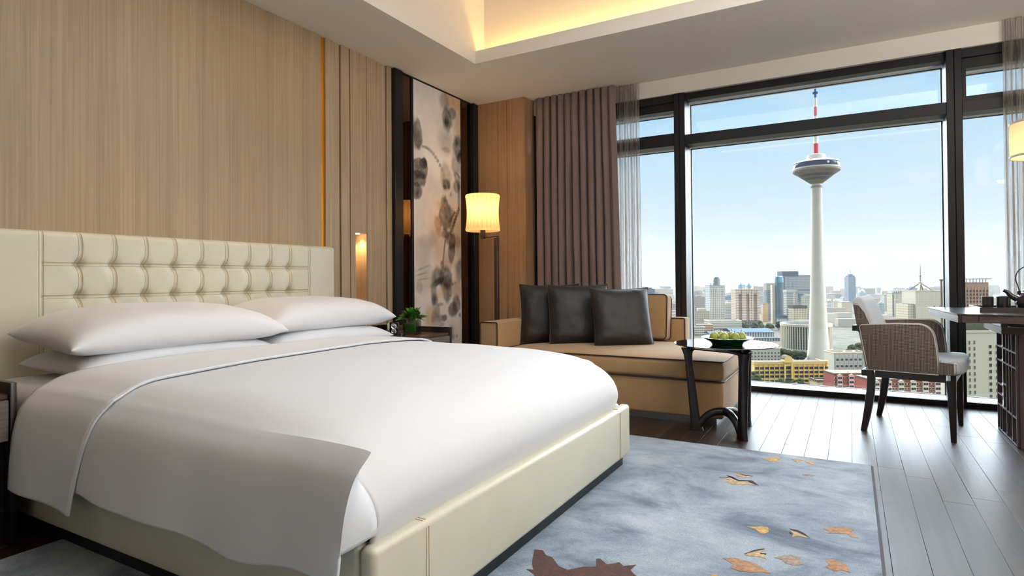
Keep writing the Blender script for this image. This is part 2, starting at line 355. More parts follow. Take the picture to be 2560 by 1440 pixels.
# painting
ART = [(5.011,2.828,0.128,0.107,0,(214,170,84),0.85,0.5),
(5.11,2.598,0.078,0.148,0,(214,170,84),0.7,0.6),
(4.855,2.788,0.065,0.086,0,(120,112,108),0.55,0.5),
(4.886,2.61,0.069,0.091,0,(120,112,108),0.85,0.25),
(4.885,2.596,0.033,0.053,0,(66,58,56),0.9,0.5),
(4.993,2.703,0.059,0.053,35,(120,112,108),0.8,0.25),
(4.859,2.39,0.098,0.105,0,(185,175,165),0.7,0.7),
(4.866,2.306,0.057,0.024,0,(120,112,108),0.5,0.5),
(5.091,2.367,0.078,0.108,0,(66,58,56),0.95,0.3),
(5.115,2.274,0.035,0.059,-15,(66,58,56),0.8,0.4),
(4.417,2.347,0.06,0.116,0,(66,58,56),0.85,0.2),
(4.402,2.291,0.071,0.08,0,(120,112,108),0.6,0.3),
(4.369,2.408,0.042,0.08,0,(66,58,56),0.5,0.5),
(4.442,2.067,0.103,0.085,0,(66,58,56),0.92,0.15),
(4.42,1.957,0.085,0.062,0,(66,58,56),0.92,0.15),
(4.398,1.83,0.063,0.062,0,(66,58,56),0.9,0.15),
(4.493,2.111,0.051,0.04,0,(66,58,56),0.9,0.2),
(4.494,2.268,0.02,0.013,0,(120,112,108),0.6,0.5),
(4.527,2.27,0.02,0.013,0,(120,112,108),0.6153846153846154,0.5),
(4.561,2.267,0.02,0.014,0,(120,112,108),0.6307692307692307,0.5),
(4.595,2.258,0.019,0.015,0,(120,112,108),0.6461538461538461,0.5),
(4.629,2.244,0.019,0.016,0,(120,112,108),0.6615384615384615,0.5),
(4.664,2.225,0.019,0.016,0,(120,112,108),0.676923076923077,0.5),
(4.698,2.2,0.019,0.017,0,(66,58,56),0.6923076923076923,0.5),
(4.733,2.169,0.018,0.018,0,(66,58,56),0.7076923076923076,0.5),
(4.769,2.133,0.018,0.019,0,(66,58,56),0.7230769230769231,0.5),
(4.805,2.092,0.018,0.02,0,(66,58,56),0.7384615384615385,0.5),
(4.841,2.044,0.017,0.021,0,(66,58,56),0.7538461538461538,0.5),
(4.877,1.99,0.017,0.021,0,(66,58,56),0.7692307692307692,0.5),
(4.914,1.931,0.017,0.022,0,(66,58,56),0.7846153846153846,0.5),
(4.951,1.865,0.017,0.023,0,(66,58,56),0.8,0.5),
(4.871,2.041,0.078,0.105,0,(185,175,165),0.9,0.4),
(4.863,1.964,0.045,0.048,0,(120,112,108),0.7,0.4),
(4.919,1.962,0.026,0.043,15,(66,58,56),0.8,0.3),
(4.851,1.932,0.022,0.019,0,(66,58,56),0.8,0.3),
(5.046,2.174,0.065,0.098,0,(120,112,108),0.6,0.35),
(5.052,1.96,0.055,0.054,0,(120,112,108),0.75,0.3),
(5.036,2.046,0.017,0.049,20,(66,58,56),0.8,0.4),
(5.079,2.081,0.048,0.01,-30,(66,58,56),0.8,0.4),
(5.086,1.994,0.027,0.059,0,(66,58,56),0.7,0.4),
(5.093,1.838,0.017,0.157,0,(66,58,56),0.75,0.5),
(4.871,1.65,0.095,0.136,0,(78,52,38),0.95,0.2),
(4.788,1.732,0.067,0.04,0,(205,160,100),0.5,0.6),
(4.728,1.539,0.046,0.079,10,(150,110,75),0.7,0.4),
(4.86,1.459,0.06,0.045,0,(78,52,38),0.8,0.4),
(4.971,1.323,0.049,0.122,-8,(78,52,38),0.95,0.2),
(4.903,1.421,0.052,0.061,0,(78,52,38),0.7,0.4),
(4.946,1.474,0.016,0.022,20,(78,52,38),0.9,0.4),
(4.964,1.506,0.016,0.022,20,(78,52,38),0.9,0.4),
(4.982,1.538,0.016,0.022,20,(78,52,38),0.9,0.4),
(5.0,1.57,0.016,0.023,20,(78,52,38),0.9,0.4),
(5.018,1.602,0.016,0.023,20,(78,52,38),0.9,0.4),
(5.036,1.634,0.016,0.023,20,(78,52,38),0.9,0.4),
(5.054,1.667,0.016,0.023,20,(78,52,38),0.9,0.4),
(5.073,1.699,0.016,0.023,20,(78,52,38),0.9,0.4),
(5.091,1.732,0.016,0.023,20,(78,52,38),0.9,0.4),
(4.93,1.59,0.012,0.014,35,(78,52,38),0.9,0.4),
(4.948,1.609,0.012,0.014,35,(78,52,38),0.9,0.4),
(4.965,1.629,0.012,0.014,35,(78,52,38),0.9,0.4),
(4.983,1.649,0.012,0.014,35,(78,52,38),0.9,0.4),
(5.001,1.669,0.012,0.014,35,(78,52,38),0.9,0.4),
(5.019,1.689,0.012,0.014,35,(78,52,38),0.9,0.4),
(4.848,1.388,0.01,0.014,0,(78,52,38),0.8,0.5),
(4.844,1.368,0.01,0.014,0,(78,52,38),0.8,0.5),
(4.841,1.348,0.01,0.014,0,(78,52,38),0.8,0.5),
(4.837,1.328,0.01,0.014,0,(78,52,38),0.8,0.5),
(4.833,1.307,0.01,0.014,0,(78,52,38),0.8,0.5),
(4.83,1.287,0.01,0.014,0,(78,52,38),0.8,0.5),
(4.826,1.267,0.01,0.014,0,(78,52,38),0.8,0.5),
(4.823,1.247,0.01,0.014,0,(78,52,38),0.8,0.5),
(4.819,1.227,0.01,0.014,0,(78,52,38),0.8,0.5),
(4.815,1.207,0.01,0.014,0,(78,52,38),0.8,0.5),
(4.812,1.187,0.01,0.014,0,(78,52,38),0.8,0.5),
(4.808,1.167,0.01,0.014,0,(78,52,38),0.8,0.5),
(4.795,1.157,0.027,0.03,0,(78,52,38),0.85,0.4),
(4.9,1.189,0.078,0.071,0,(150,125,105),0.5,0.6),
(5.06,1.389,0.051,0.057,0,(140,95,60),0.6,0.5),
(5.102,1.121,0.073,0.098,0,(66,58,56),0.8,0.5),
(4.734,1.323,0.1,0.197,12,(205,160,100),0.55,0.8),
(4.622,1.367,0.064,0.116,-30,(170,150,130),0.5,0.6),
(4.497,1.227,0.108,0.114,0,(185,175,165),0.6,0.7),
(4.513,1.361,0.093,0.057,0,(190,180,175),0.6,0.6),
(4.525,1.0,0.125,0.114,0,(185,175,165),0.6,0.7),
(4.434,0.925,0.037,0.047,0,(120,112,108),0.4,0.6),
(4.496,1.114,0.077,0.008,15,(120,112,108),0.5,0.6),
(4.472,1.057,0.069,0.007,10,(120,112,108),0.5,0.6),
(4.495,1.009,0.077,0.007,5,(120,112,108),0.45,0.6),
(4.731,1.038,0.066,0.079,30,(120,112,108),0.8,0.4),
(4.847,1.008,0.089,0.1,0,(90,80,74),0.9,0.3),
(4.879,0.878,0.065,0.11,0,(90,80,74),0.85,0.3),
(4.73,0.979,0.099,0.029,20,(66,58,56),0.85,0.4),
(4.657,0.902,0.04,0.136,0,(120,112,108),0.8,0.5),
(4.672,0.805,0.045,0.058,0,(66,58,56),0.85,0.4),
(4.779,0.87,0.07,0.059,0,(225,190,140),0.6,0.6),
(4.964,0.703,0.062,0.066,15,(66,58,56),0.9,0.25),
(5.035,0.751,0.063,0.072,0,(66,58,56),0.85,0.3),
(5.037,0.895,0.09,0.092,0,(150,110,80),0.55,0.7),
(4.761,0.757,0.058,0.02,0,(120,112,108),0.7,0.5),
(4.711,0.696,0.046,0.059,-15,(66,58,56),0.75,0.4),
(4.76,0.624,0.1,0.034,0,(120,112,108),0.7,0.4),
(4.826,0.62,0.042,0.03,0,(120,112,108),0.7,0.3),
(4.599,0.644,0.079,0.106,0,(205,160,100),0.7,0.7),
(4.646,0.641,0.024,0.048,-10,(150,110,70),0.6,0.5),
(4.759,0.565,0.066,0.025,0,(120,112,108),0.5,0.5),
(4.944,0.482,0.044,0.061,0,(120,112,108),0.6,0.5),
(4.978,0.418,0.026,0.025,0,(120,112,108),0.6,0.5),
(5.04,0.423,0.014,0.015,0,(66,58,56),0.7,0.4),
(5.097,0.635,0.018,0.019,0,(66,58,56),0.7,0.4),
(4.975,0.957,0.014,0.014,0,(66,58,56),0.7,0.4),
(5.02,0.967,0.012,0.012,0,(66,58,56),0.6,0.4),
(4.939,0.836,0.014,0.018,0,(66,58,56),0.7,0.4)]

LEAVES=[('gold',[(3.085,3.517),(3.113,3.519),(3.131,3.574),(3.141,3.553),(3.161,3.59),(3.16,3.557),(3.181,3.562),(3.164,3.52),(3.179,3.479),(3.152,3.483),(3.131,3.465),(3.116,3.489)]),
('gold',[(3.23,3.575),(3.251,3.586),(3.289,3.581),(3.268,3.551),(3.266,3.507),(3.254,3.537)]),
('gold',[(3.294,3.571),(3.339,3.564),(3.345,3.543),(3.334,3.507),(3.322,3.531),(3.303,3.545)]),
('tan',[(2.946,3.071),(2.98,3.087),(2.991,3.109),(3.033,3.074),(3.094,3.097),(3.077,3.067),(3.129,3.041),(3.087,3.043),(3.056,3.016),(3.015,3.004),(2.986,3.029),(2.999,3.061),(2.968,3.07)]),
('tan',[(3.0,3.162),(3.019,3.184),(3.055,3.17),(3.087,3.171),(3.058,3.145),(3.027,3.134)]),
('taupe',[(3.298,3.317),(3.325,3.342),(3.357,3.332),(3.341,3.308),(3.313,3.309)]),
('gold',[(3.151,2.522),(3.181,2.535),(3.202,2.551),(3.226,2.554),(3.233,2.508),(3.219,2.484),(3.205,2.481),(3.187,2.509)]),
('tan',[(3.301,2.571),(3.33,2.57),(3.355,2.552),(3.374,2.521),(3.354,2.526),(3.333,2.527),(3.316,2.502),(3.318,2.538)]),
('orange',[(3.415,2.64),(3.445,2.673),(3.488,2.696),(3.52,2.69),(3.509,2.658),(3.535,2.609),(3.509,2.61),(3.502,2.635),(3.462,2.621),(3.431,2.604),(3.435,2.634)]),
('tan',[(3.179,2.263),(3.205,2.308),(3.237,2.342),(3.227,2.303),(3.244,2.308),(3.239,2.285),(3.253,2.263),(3.226,2.271),(3.196,2.261)]),
('orange',[(3.117,2.199),(3.155,2.22),(3.192,2.216),(3.223,2.21),(3.245,2.194),(3.277,2.162),(3.25,2.156),(3.222,2.141),(3.185,2.126),(3.153,2.14),(3.158,2.168),(3.14,2.184)]),
('taupe',[(3.275,2.288),(3.292,2.314),(3.326,2.339),(3.356,2.335),(3.35,2.312),(3.367,2.282),(3.337,2.259),(3.312,2.265),(3.3,2.285)]),
('orange',[(3.432,2.357),(3.462,2.373),(3.484,2.352),(3.5,2.342),(3.508,2.294),(3.484,2.302),(3.464,2.281),(3.433,2.299),(3.444,2.324)]),
('gold',[(3.104,2.046),(3.109,2.063),(3.125,2.067),(3.123,2.051),(3.111,2.038)]),
('brown',[(2.504,1.94),(2.534,1.949),(2.561,1.921),(2.588,1.916),(2.635,1.869),(2.674,1.859),(2.712,1.905),(2.75,1.926),(2.729,1.979),(2.74,1.988),(2.777,1.959),(2.809,1.994),(2.83,1.976),(2.866,2.005),(2.86,1.961),(2.878,1.94),(2.912,1.917),(2.91,1.871),(2.797,1.754),(2.651,1.717),(2.584,1.779),(2.548,1.797),(2.572,1.803),(2.547,1.84)])]
def paint_field(y, z):
    p = Vector((y, z, 0))
    n1 = noise.fractal(Vector((y*7, z*3.4, 0)), 1, 2, 4); n2 = noise.fractal(p*13+Vector((5, 3, 1)), 1, 2, 3)
    base = Vector(lin(242, 236, 231)[:3]); base = base.lerp(Vector(lin(222, 215, 214)[:3]), max(0, min(1, .35+n1*.5)))
    for cy, cz, ry, rz, rot, c, a, s in ART:
        dy, dz = y-cy, z-cz
        if abs(dy) > 2.2*max(ry, rz) or abs(dz) > 2.2*max(ry, rz): continue
        if rot:
            t = math.radians(rot); dy, dz = dy*math.cos(t)+dz*math.sin(t), -dy*math.sin(t)+dz*math.cos(t)
        d = math.hypot(dy/(ry*1.25), dz/(rz*1.22))+n1*.36+n2*.16
        w = 1-(d-(1-s))/(2*s*.8+.02); w = max(0, min(1, w)); w = w*w*(3-2*w)
        edge = max(0, 1-abs(d-1)/.16)*.25 if s < .35 else 0
        k = min(1, a*(w*(.8+.25*n2))+edge*a*w)
        base = base.lerp(Vector(lin(*[max(0, int(q*(.5 if max(c) < 130 else .92))) for q in c])[:3]), k)
    return base
nj, ni = 96, 300
bm = bmesh.new(); lay = bm.verts.layers.float_color.new('paint'); V = []
for i in range(ni+1):
    z = .02+(CZ-.034)*i/ni; row = []
    for j in range(nj+1):
        y = 4.354+(5.130-4.354)*j/nj; v = bm.verts.new((.004, y, z)); q = paint_field(y, z); v[lay] = (q.x, q.y, q.z, 1); row.append(v)
    V.append(row)
for i in range(ni):
    for j in range(nj): bm.faces.new((V[i][j], V[i][j+1], V[i+1][j+1], V[i+1][j]))
art_m, nt, b, o_ = new_mat('ink_painting'); vc = N(nt, 'VertexColor'); vc.layer_name = 'paint'
nt.links.new(vc.outputs[0], b.inputs['Base Color']); b.inputs['Roughness'].default_value = .55; b.inputs['Specular IOR Level'].default_value = .25
art = mk('wall_painting', bm, art_m, smooth=False, label='tall ink wash painting of dark leaves and ochre petals on the headboard wall', cat='painting')
mk('backing_board', MB().box(-.15, .002, 4.356, 5.128, .02, CZ-.014), wall_paint, art)

# ------------------------------------------------------------------ window wall, column, other walls
wb = mk('wall_back', MB().box(-.16, 6.3, 5.62, 6.0, 2.735, 3.2), white_paint, kind='structure')
mk('wall_pier', MB().box(-.16, .60, 5.43, 6.0, 0, CZ), wall_paint, wb)
for a, b_ in ((.0, .2865), (.2895, .3955), (.3985, .60)):
    mk('wood_panel', MB().box(a, b_, 5.41, 5.428, 0, CZ, .002, 1), veneer_c, wb)
mk('wood_panel', MB().box(.6, .612, 5.412, 5.62, 0, CZ, .002, 1), veneer_c, wb)
wr = mk('wall_right', MB().box(6.2, 6.3, -3.2, 6.0, 0, 3.7), wall_paint, kind='structure')
wf = mk('wall_front', MB().box(-.26, 6.3, -3.3, -3.2, 0, 3.7), wall_paint, kind='structure')

# ceiling: soffit ring with a raised tray and light cove
TX0, TX1, TY0, TY1, TZ = .69, 5.4, -2.2, 4.365, 3.62
cb = MB()
cb.box(-.26, TX0, -3.3, 5.62, CZ, CZ+.05).box(TX0, 6.3, TY1+.0225, 5.62, CZ, CZ+.02).box(TX1, 6.3, -3.3, TY1+.0225, CZ, CZ+.02).box(TX0, TX1, -3.3, TY0, CZ, CZ+.02)
cb.box(TX0-.10, TX0, -3.3, 4.60, CZ+.05, TZ)                      # plain left side of the tray
cb.box(TX0, TX1+.2, 4.516, 4.62, CZ+.02, TZ)                      # lit upright behind the cove
cb.box(TX1+.15, TX1+.25, -3.3, 4.62, CZ+.02, TZ).box(TX0, TX1+.2, TY0-.25, TY0-.15, CZ+.02, TZ)
cb.box(-.26, 6.3, -3.3, 5.9, TZ, TZ+.1)
cb.box(-.26, 6.3, 5.6, 5.7, CZ+.02, TZ+.1).box(-.26, -.16, -3.3, 5.7, 3.0, TZ+.1)
ceil = mk('ceiling', cb, white_paint, smooth=False, kind='structure')
mk('cove_lip', MB().box(TX0, TX1, TY1, TY1+.022, CZ, 2.998), white_paint, ceil)
mk('cove_lip', MB().box(TX1-.022, TX1, TY0+.0225, TY1-.0005, CZ, 2.998), white_paint, ceil)
mk('cove_lip', MB().box(TX0, TX1, TY0, TY0+.022, CZ, 2.998), white_paint, ceil)
led = emit('cove_led', (1.0, .60, .18), 36)
mk('cove_light', MB().box(TX0+.06, TX1, 4.42, 4.44, CZ+.021, CZ+.033), led, ceil, label='hidden warm light strip')

# window: dark mullions and transoms, pale reveals, clear panes
win = root('window_1', (2.0, 5.7, 0), kind='structure')
mulls = [(.612, .70), (2.092, 2.194), (4.177, 4.277), (6.1, 6.2)]
for a, b_ in mulls:
    h = (a+b_)/2
    mk('mullion', MB().box(a, h-.001, 5.62, 5.80, 0, 2.733, .003, 1).box(h+.001, b_, 5.62, 5.80, 0, 2.733, .003, 1).box(a+.004, b_-.004, 5.63, 5.79, 0, 2.73), bronze, win)
bays = [(.70, 2.092), (2.194, 4.177), (4.277, 6.1)]
GY = 5.865
for i, (a, b_) in enumerate(bays):
    cen = i == 1
    if cen: mk('window_head', MB().box(a, b_, 5.66, 5.76, 2.672, 2.735, .002, 1), bronze, win)
    else: mk('window_head', MB().box(a, b_, 5.645, 5.76, 2.665, 2.735, .002, 1).box(a, b_, 5.665, 5.75, 2.588, 2.664, .002, 1).box(a, a+.03, 5.667, 5.75, 2.37, 2.588), bronze, win)
    mk('transom', MB().box(a, b_, 5.625, 5.79, 2.246, 2.337, .002, 1) if cen else MB().box(a, b_, 5.625, 5.79, 2.246, 2.330, .002, 1).box(a, b_, 5.66, 5.77, 2.331, 2.372, .002, 1), bronze, win)
    mk('sill_front', MB().box(a, b_, 5.63, 5.652, -.005, .044), bronze, win)
    mk('sill', MB().box(a, b_, 5.6525, 5.90, -.005, .046, .002, 1), sill_m, win)
    z0, z1, z2, z3 = .046, 2.246, 2.337 if cen else 2.372, 2.672 if cen else 2.588
    for (p, q) in ((z0, z1), (z2, z3)):
        rv = MB().box(a-.02, a, 5.80, GY+.03, p, q).box(b_, b_+.02, 5.80, GY+.03, p, q).box(a, b_, 5.79, GY+.03, q, q+.03)
        if p > 1: rv.box(a, b_, 5.79, GY+.03, p-.03, p)
        mk('reveal', rv, reveal_m, win)
        mk('gasket', MB().box(a, a+.009, GY-.004, GY+.012, p, q).box(b_-.009, b_, GY-.004, GY+.012, p, q).box(a, b_, GY-.004, GY+.012, q-.006, q).box(a, b_, GY-.004, GY+.012, p, p+.004), plinth_m, win)
        mk('pane', MB().box(a+.004, b_-.004, GY, GY+.006, p, q), glass_m, win, smooth=False)
mk('outer_frame', MB().box(-.2, 6.4, 5.9, 6.02, 2.70, 3.2).box(-.2, 6.4, 5.9, 6.02, -.3, -.006), reveal_m, win)
# ------------------------------------------------------------------ bed
leather = simple('cream_leather', (212, 209, 190), .38, var=.03, vscale=5, bs=420, bstr=.12, bdist=.001, spec=.5)
linen = simple('white_cotton', (222, 223, 227), .75, sheen=.25, bs=700, bstr=.05, bdist=.0006, spec=.25)
thread = simple('tan_stitching', (176, 150, 110), .7)
bed = root('bed', (1.25, 2.1, 0), 0, 'wide bed with cream leather frame and button tufted headboard against the wood panelled wall', 'bed')
# tufted headboard: a height field of square cushions pulled in at buttons
YS = [1.39+.1644*i for i in range(11)]; ZR = [1.093, .929, .765, .60]
HB0, HB1, HT = 1.085, 3.292, 1.258
def hb_depth(y, z):
    d = .102
    ins = 1.39 < y < 3.034
    for i, ys in enumerate(YS):
        dy = y-ys
        if abs(dy) < .1:
            g = .006 if 0 < i < 10 else .004
            # seams bow sideways between the buttons
            bow = .010*math.sin(PI*((z-ZR[0])/.164)) if 0 < i < 10 else 0
            if i: bow = .009*abs(math.sin(PI*((z-ZR[0])/.164)))
            e = (dy-bow)/.006; d -= g*math.exp(-e*e)
            if 0 < i < 10: d -= .0025*math.exp(-(dy/.025)**2)
    if 1.385 < y < 3.04:
        for zr in ZR:
            d -= .0045*math.exp(-((z-zr)/.005)**2)
            if abs(z-zr) < .13:
                for ys in YS[1:-1]:
                    if abs(y-ys) < .13:
                        rr = math.hypot(y-ys, (z-zr)); d -= .031*math.exp(-(rr/.024)**2)+.006*math.exp(-(rr/.055)**2)
    if z > HT-.03: d -= .03-math.sqrt(max(0, .0009-(z-HT+.03)**2))
    ey = min(y-HB0, HB1-y)
    if ey < .02: d -= .02-math.sqrt(max(0, .0004-(.02-ey)**2))
    return d
ys = [HB0+(HB1-HB0)*j/330 for j in range(331)]; zs = [.28+(HT-.28)*i/130 for i in range(131)]
rows = [[(.001, y, zs[0]) for y in ys]]+[[(hb_depth(y, z), y, z) for y in ys] for z in zs]+[[(.001, y, HT) for y in ys]]
hb = MB().grid(rows, flip=False)
hb.grid([[(.001, HB0, z), (hb_depth(HB0, z), HB0, z)] for z in zs]); hb.grid([[(hb_depth(HB1, z), HB1, z), (.001, HB1, z)] for z in zs])
bmesh.ops.recalc_face_normals(hb.bm, faces=hb.bm.faces[:])
head = mk('headboard', hb, leather, bed, angle=60)
st = MB()
def seam(path):
    st.grid([[(hb_depth(y, z)+.0012, y-dy*.0012, z-dz*.0012), (hb_depth(y, z)+.0012, y+dy*.0012, z+dz*.0012)] for y, z, dy, dz in path])
for i, yv in enumerate(YS):
    for off in (-.009, .009):
        seam([(yv+off+(.009*abs(math.sin(PI*((z-ZR[0])/.164))) if i else 0), z, 1, 0) for z in [.62+.635*k/110 for k in range(111)]])
for zr in ZR[:3]:
    for off in (-.008, .008): seam([(y, zr+off, 0, 1) for y in [1.395+1.635*k/260 for k in range(261)]])
mk('stitching', st, thread, head, label='tan double stitching')
for zr in ZR[:2]:
    for yv in YS[1:-1]:
        mk('button', MB().lathe([(.0, .004), (.006, .0035), (.009, .001), (.009, -.004), (0, -.004)], seg=10, mat=Matrix.Translation((hb_depth(yv, zr)+.001, yv, zr)) @ Matrix.Rotation(PI/2, 4, 'Y')), leather, head)
# frame rails
FZ0, FZ1 = .066, .327
BX0, BX1, BY0, BY1 = .11, 2.485, 1.12, 3.095
mk('foot_rail', MB().box(BX1-.055, BX1, BY0, BY1, FZ0, FZ1, .018, 4), leather, bed)
mk('side_rail', MB().box(BX0, BX1-.056, BY0, BY0+.055, FZ0, FZ1, .018, 4), leather, bed)
mk('side_rail', MB().box(BX0, BX1-.056, BY1-.055, BY1, FZ0, FZ1, .018, 4), leather, bed)
mk('platform', MB().box(BX0, BX1-.06, BY0+.06, BY1-.06, FZ0+.02, .25), plinth_m, bed)
mk('plinth', MB().box(BX0, BX1-.03, BY0+.03, BY1-.04, .012, FZ0), plinth_m, bed)
for yv in (1.335, 2.935):
    sb = MB()
    for off in (-.006, .006): sb.box(BX1-.0005, BX1+.0012, yv+off-.001, yv+off+.001, FZ0+.01, FZ1-.016).box(BX1-.045, BX1-.012, yv+off-.001, yv+off+.001, FZ1-.0005, FZ1+.0012)
    mk('stitching', sb, thread, bed, label='tan double stitching on the foot rail')
mattress = mk('mattress', MB().box(.115, 2.36, 1.150, 3.06, .252, .570, .095, 6), linen, label='thick mattress in a white fitted sheet showing beside the bed pillows', cat='mattress')

# duvet: top, foot end and far side in one sheet, near side hanging over the frame
prof = [(Vector((3.105, .335))), Vector((3.115, .42)), Vector((3.09, .52)), Vector((3.02, .592)), Vector((2.88, .620)), Vector((2.5, .632)), Vector((2.1, .636)), Vector((1.6, .632)), Vector((1.34, .624)), Vector((1.22, .608)), Vector((1.135, .572))]
prof = [(p.x, p.y) for p in spline([(a.x, a.y, 0) for a in prof], 6)]
side = [(p.x, p.y) for p in spline([(1.135, .572, 0), (1.085, .52, 0), (1.060, .45, 0), (1.048, .37, 0), (1.042, .30, 0), (1.040, .262, 0)], 6)]
xs_ = [(x, 0) for x in [.90+(1.70-.90)*i/18 for i in range(19)]]
foot = [(p.x, p.y) for p in spline([(1.70, 0, 0), (1.93, -.006, 0), (2.12, -.020, 0), (2.26, -.046, 0), (2.365, -.092, 0), (2.43, -.150, 0), (2.456, -.215, 0), (2.452, -.27, 0), (2.432, -.325, 0)], 6)]
def wr(x, y):
    return .0045*noise.noise(Vector((x*2.1, y*3.2, .3)))+.0025*noise.noise(Vector((x*6, y*5, 2)))
PX = xs_[:-1]+foot
def body_pt(px, dz, y, z):
    k = (z-.29)/(.632-.29); k = max(0, min(1, k))
    zz = z+dz*k
    t = max(0, (px-2.0)/.45); yy = y+(2.1-y)*.02*t*t
    bx = px-(.035*max(0, (y-2.93)/.17)**2)*min(1, t)*1.3
    return Vector((bx, yy, zz+wr(px, y)*(1-.6*min(1, -dz/.3))))
def hemz(x):
    return .012*math.sin(x*5.5)+.010*math.sin(x*11+1)
rows = []
for (px, dz) in PX: rows.append([body_pt(px, dz, y, z) for y, z in prof])
dm = MB().grid(rows)
seamrow = [r[-1] for r in rows]
def flap_x(i):
    px = PX[i][0]
    if i < len(xs_)+8: return px
    # past this station the flap runs on straight to its loose end
    i0 = len(xs_)+7; x0 = PX[i0][0]; t = (i-i0)/(len(PX)-1-i0); return x0+(2.505-x0)*t
frows = []; IB = len(xs_)+7
for i in range(len(PX)):
    fx = flap_x(i); t = max(0, min(1, (fx-2.02)/.485)); r = []
    for j, (y, z) in enumerate(side):
        u = j/(len(side)-1)
        yy = y-.050*t*t*(1-u)+.010*u*math.sin(fx*7)+.006*u*math.sin(fx*17+1)+.012*u*t
        zz = z+.008*t*(1-u)+hemz(fx)*u*u
        xx = fx-(.065*u*t*t)
        off = (seamrow[min(i, IB)].z-.572-wr(fx, y))*(1 if i <= IB else (1-(i-IB)/(len(PX)-1-IB))**2)
        r.append(Vector((xx, yy, zz+off*(1-u)**1.5+wr(fx, y)*(1-u))))
    frows.append(r)
for i in range(len(PX)):
    if i < len(xs_)+8: frows[i][0] = seamrow[i].copy()
dm.grid(frows)
# fabric between the flap and the foot end: a fold that closes the corner
i0 = len(xs_)+7; n_st = len(PX)-i0
fall = seamrow[i0:]; kmid = min(range(len(fall)), key=lambda q: abs(fall[q].z-.515))
def at_f(t): 
    k = max(0, min(len(fall)-1.0001, t)); a = int(k); return fall[a].lerp(fall[a+1], k-a)
dm.grid([[at_f(kmid*q/(n_st-1)).lerp(frows[i0+q][0], k/6) for k in range(7)] for q in range(n_st)])
fe = [p for p in frows[-1] if p.z > .34]; kend = min(range(len(fall)), key=lambda q: abs(fall[q].z-fe[-1].z))
dm.grid([[at_f(kmid+(kend-kmid)*q/(len(fe)-1)).lerp(p, k/5) for k in range(6)] for q, p in enumerate(fe)])
bmesh.ops.remove_doubles(dm.bm, verts=dm.bm.verts[:], dist=.0008); bmesh.ops.recalc_face_normals(dm.bm, faces=dm.bm.faces[:])
duvet = mk('duvet', dm, linen, merge=.0008, angle=70, label='smooth white duvet draped over the near side of the bed', cat='duvet')
sol = duvet.modifiers.new('thick', 'SOLIDIFY'); sol.thickness = .012; sol.offset = 0
# turned-back top sheet: wide cuff lying over the duvet
crow = []
full = prof+side[1:]
def cuff_edge(s, y, z):
    if y > 1.14:
        a = .735+.01*math.sin(y*4); b_ = 1.235-.065*max(0, 1-abs(y-2.5)/.9)+.05*max(0, (1.6-y)/.5)**2
    else:
        u = (.572-z)/.31; a = .735+.03*u; b_ = 1.285-.11*u
    return a+(b_-a)*s
for k in range(25):
    s = k/24; r = []
    for j, (y, z) in enumerate(full):
        x = cuff_edge(s, y, z)
        lift = .016+.006*math.sin(PI*s)
        if y <= 1.14:
            u = (.572-z)/.31; yy = y-.016-.012*u*math.sin(s*5+.5); zz = z-.035*max(0, u)**2-.03*u*s*s+lift*(1-min(1, u*3))*.8
        else: yy, zz = y, z+lift
        if y > 2.95: yy = y+.016*(y-2.95)/.15
        r.append(Vector((x, yy, zz+wr(x, y))))
    crow.append(r)
cuff = mk('cuff', MB().grid(crow), linen, duvet, angle=70, label='wide turned back cuff')
sol = cuff.modifiers.new('thick', 'SOLIDIFY'); sol.thickness = .009; sol.offset = 0
mk('hem', MB().tube([p+Vector((.002, 0, .003)) for p in crow[-1]], .0045, 6), linen, cuff)

def pillow_mesh(L, Wd, T, seed=0, flat=.75, ear=.05, n=36, sag=0, power=.36, wrinkle=.006):
    """a stuffed pillow: L along x, Wd along y, two faces meeting in a seam with pulled-out corners"""
    def pt(u, v, sgn):
        a, b_ = abs(u), abs(v)
        k = 1-.055*(1-v*v)*(a**3) ; kk = 1-.065*(1-u*u)*(b_**3)
        x = u*L/2*k; y = v*Wd/2*kk
        h = max(0, (1-u**6)*(1-v**6))**power*max(0, (1-u*u)*(1-v*v))**.14
        w = wrinkle*noise.noise(Vector((u*2.3+seed, v*2.3, seed*1.7+sgn)))+wrinkle*.5*noise.noise(Vector((u*6+seed, v*5, sgn*3)))
        z = sgn*T/2*h*(1 if sgn > 0 else flat)+w*min(1, h*1.4)
        c = (a*b_)**6
        z += sag*(a**3)+ear*.25*c*noise.noise(Vector((u*3+seed, v*3, 9)))
        return Vector((x, y, z))
    f = lambda k: math.sin((2*k/n-1)*PI/2)
    m = MB()
    m.grid([[pt(f(j), f(i), 1) for j in range(n+1)] for i in range(n+1)])
    m.grid([[pt(f(j), f(i), -1) for j in range(n+1)] for i in range(n+1)], flip=True)
    return m, [pt(f(j), -1, 1) for j in range(n)]+[pt(1, f(i), 1) for i in range(n)]+[pt(f(n-j), 1, 1) for j in range(n)]+[pt(-1, f(n-i), 1) for i in range(n)]
def place_pillow(name, M, m, dims, label, cat, group=None, seed=0, piping=None, merge=.0005, **k):
    mb, edge = pillow_mesh(*dims, seed=seed, **k)
    mb.bm.transform(M)
    o = mk(name, mb, m, merge=merge, angle=80, label=label, cat=cat, group=group)
    if piping: mk('piping', MB().tube([M @ p for p in edge], .0045, 6, closed=True), piping, o, label='raised piped edge')
    return o
def PM(c, rz, rx=0, ry=0): return Matrix.Translation(c) @ Matrix.Rotation(rz, 4, 'Z') @ Matrix.Rotation(rx, 4, 'Y') @ Matrix.Rotation(ry, 4, 'X')
G = 'white bed pillows stacked in two pairs'
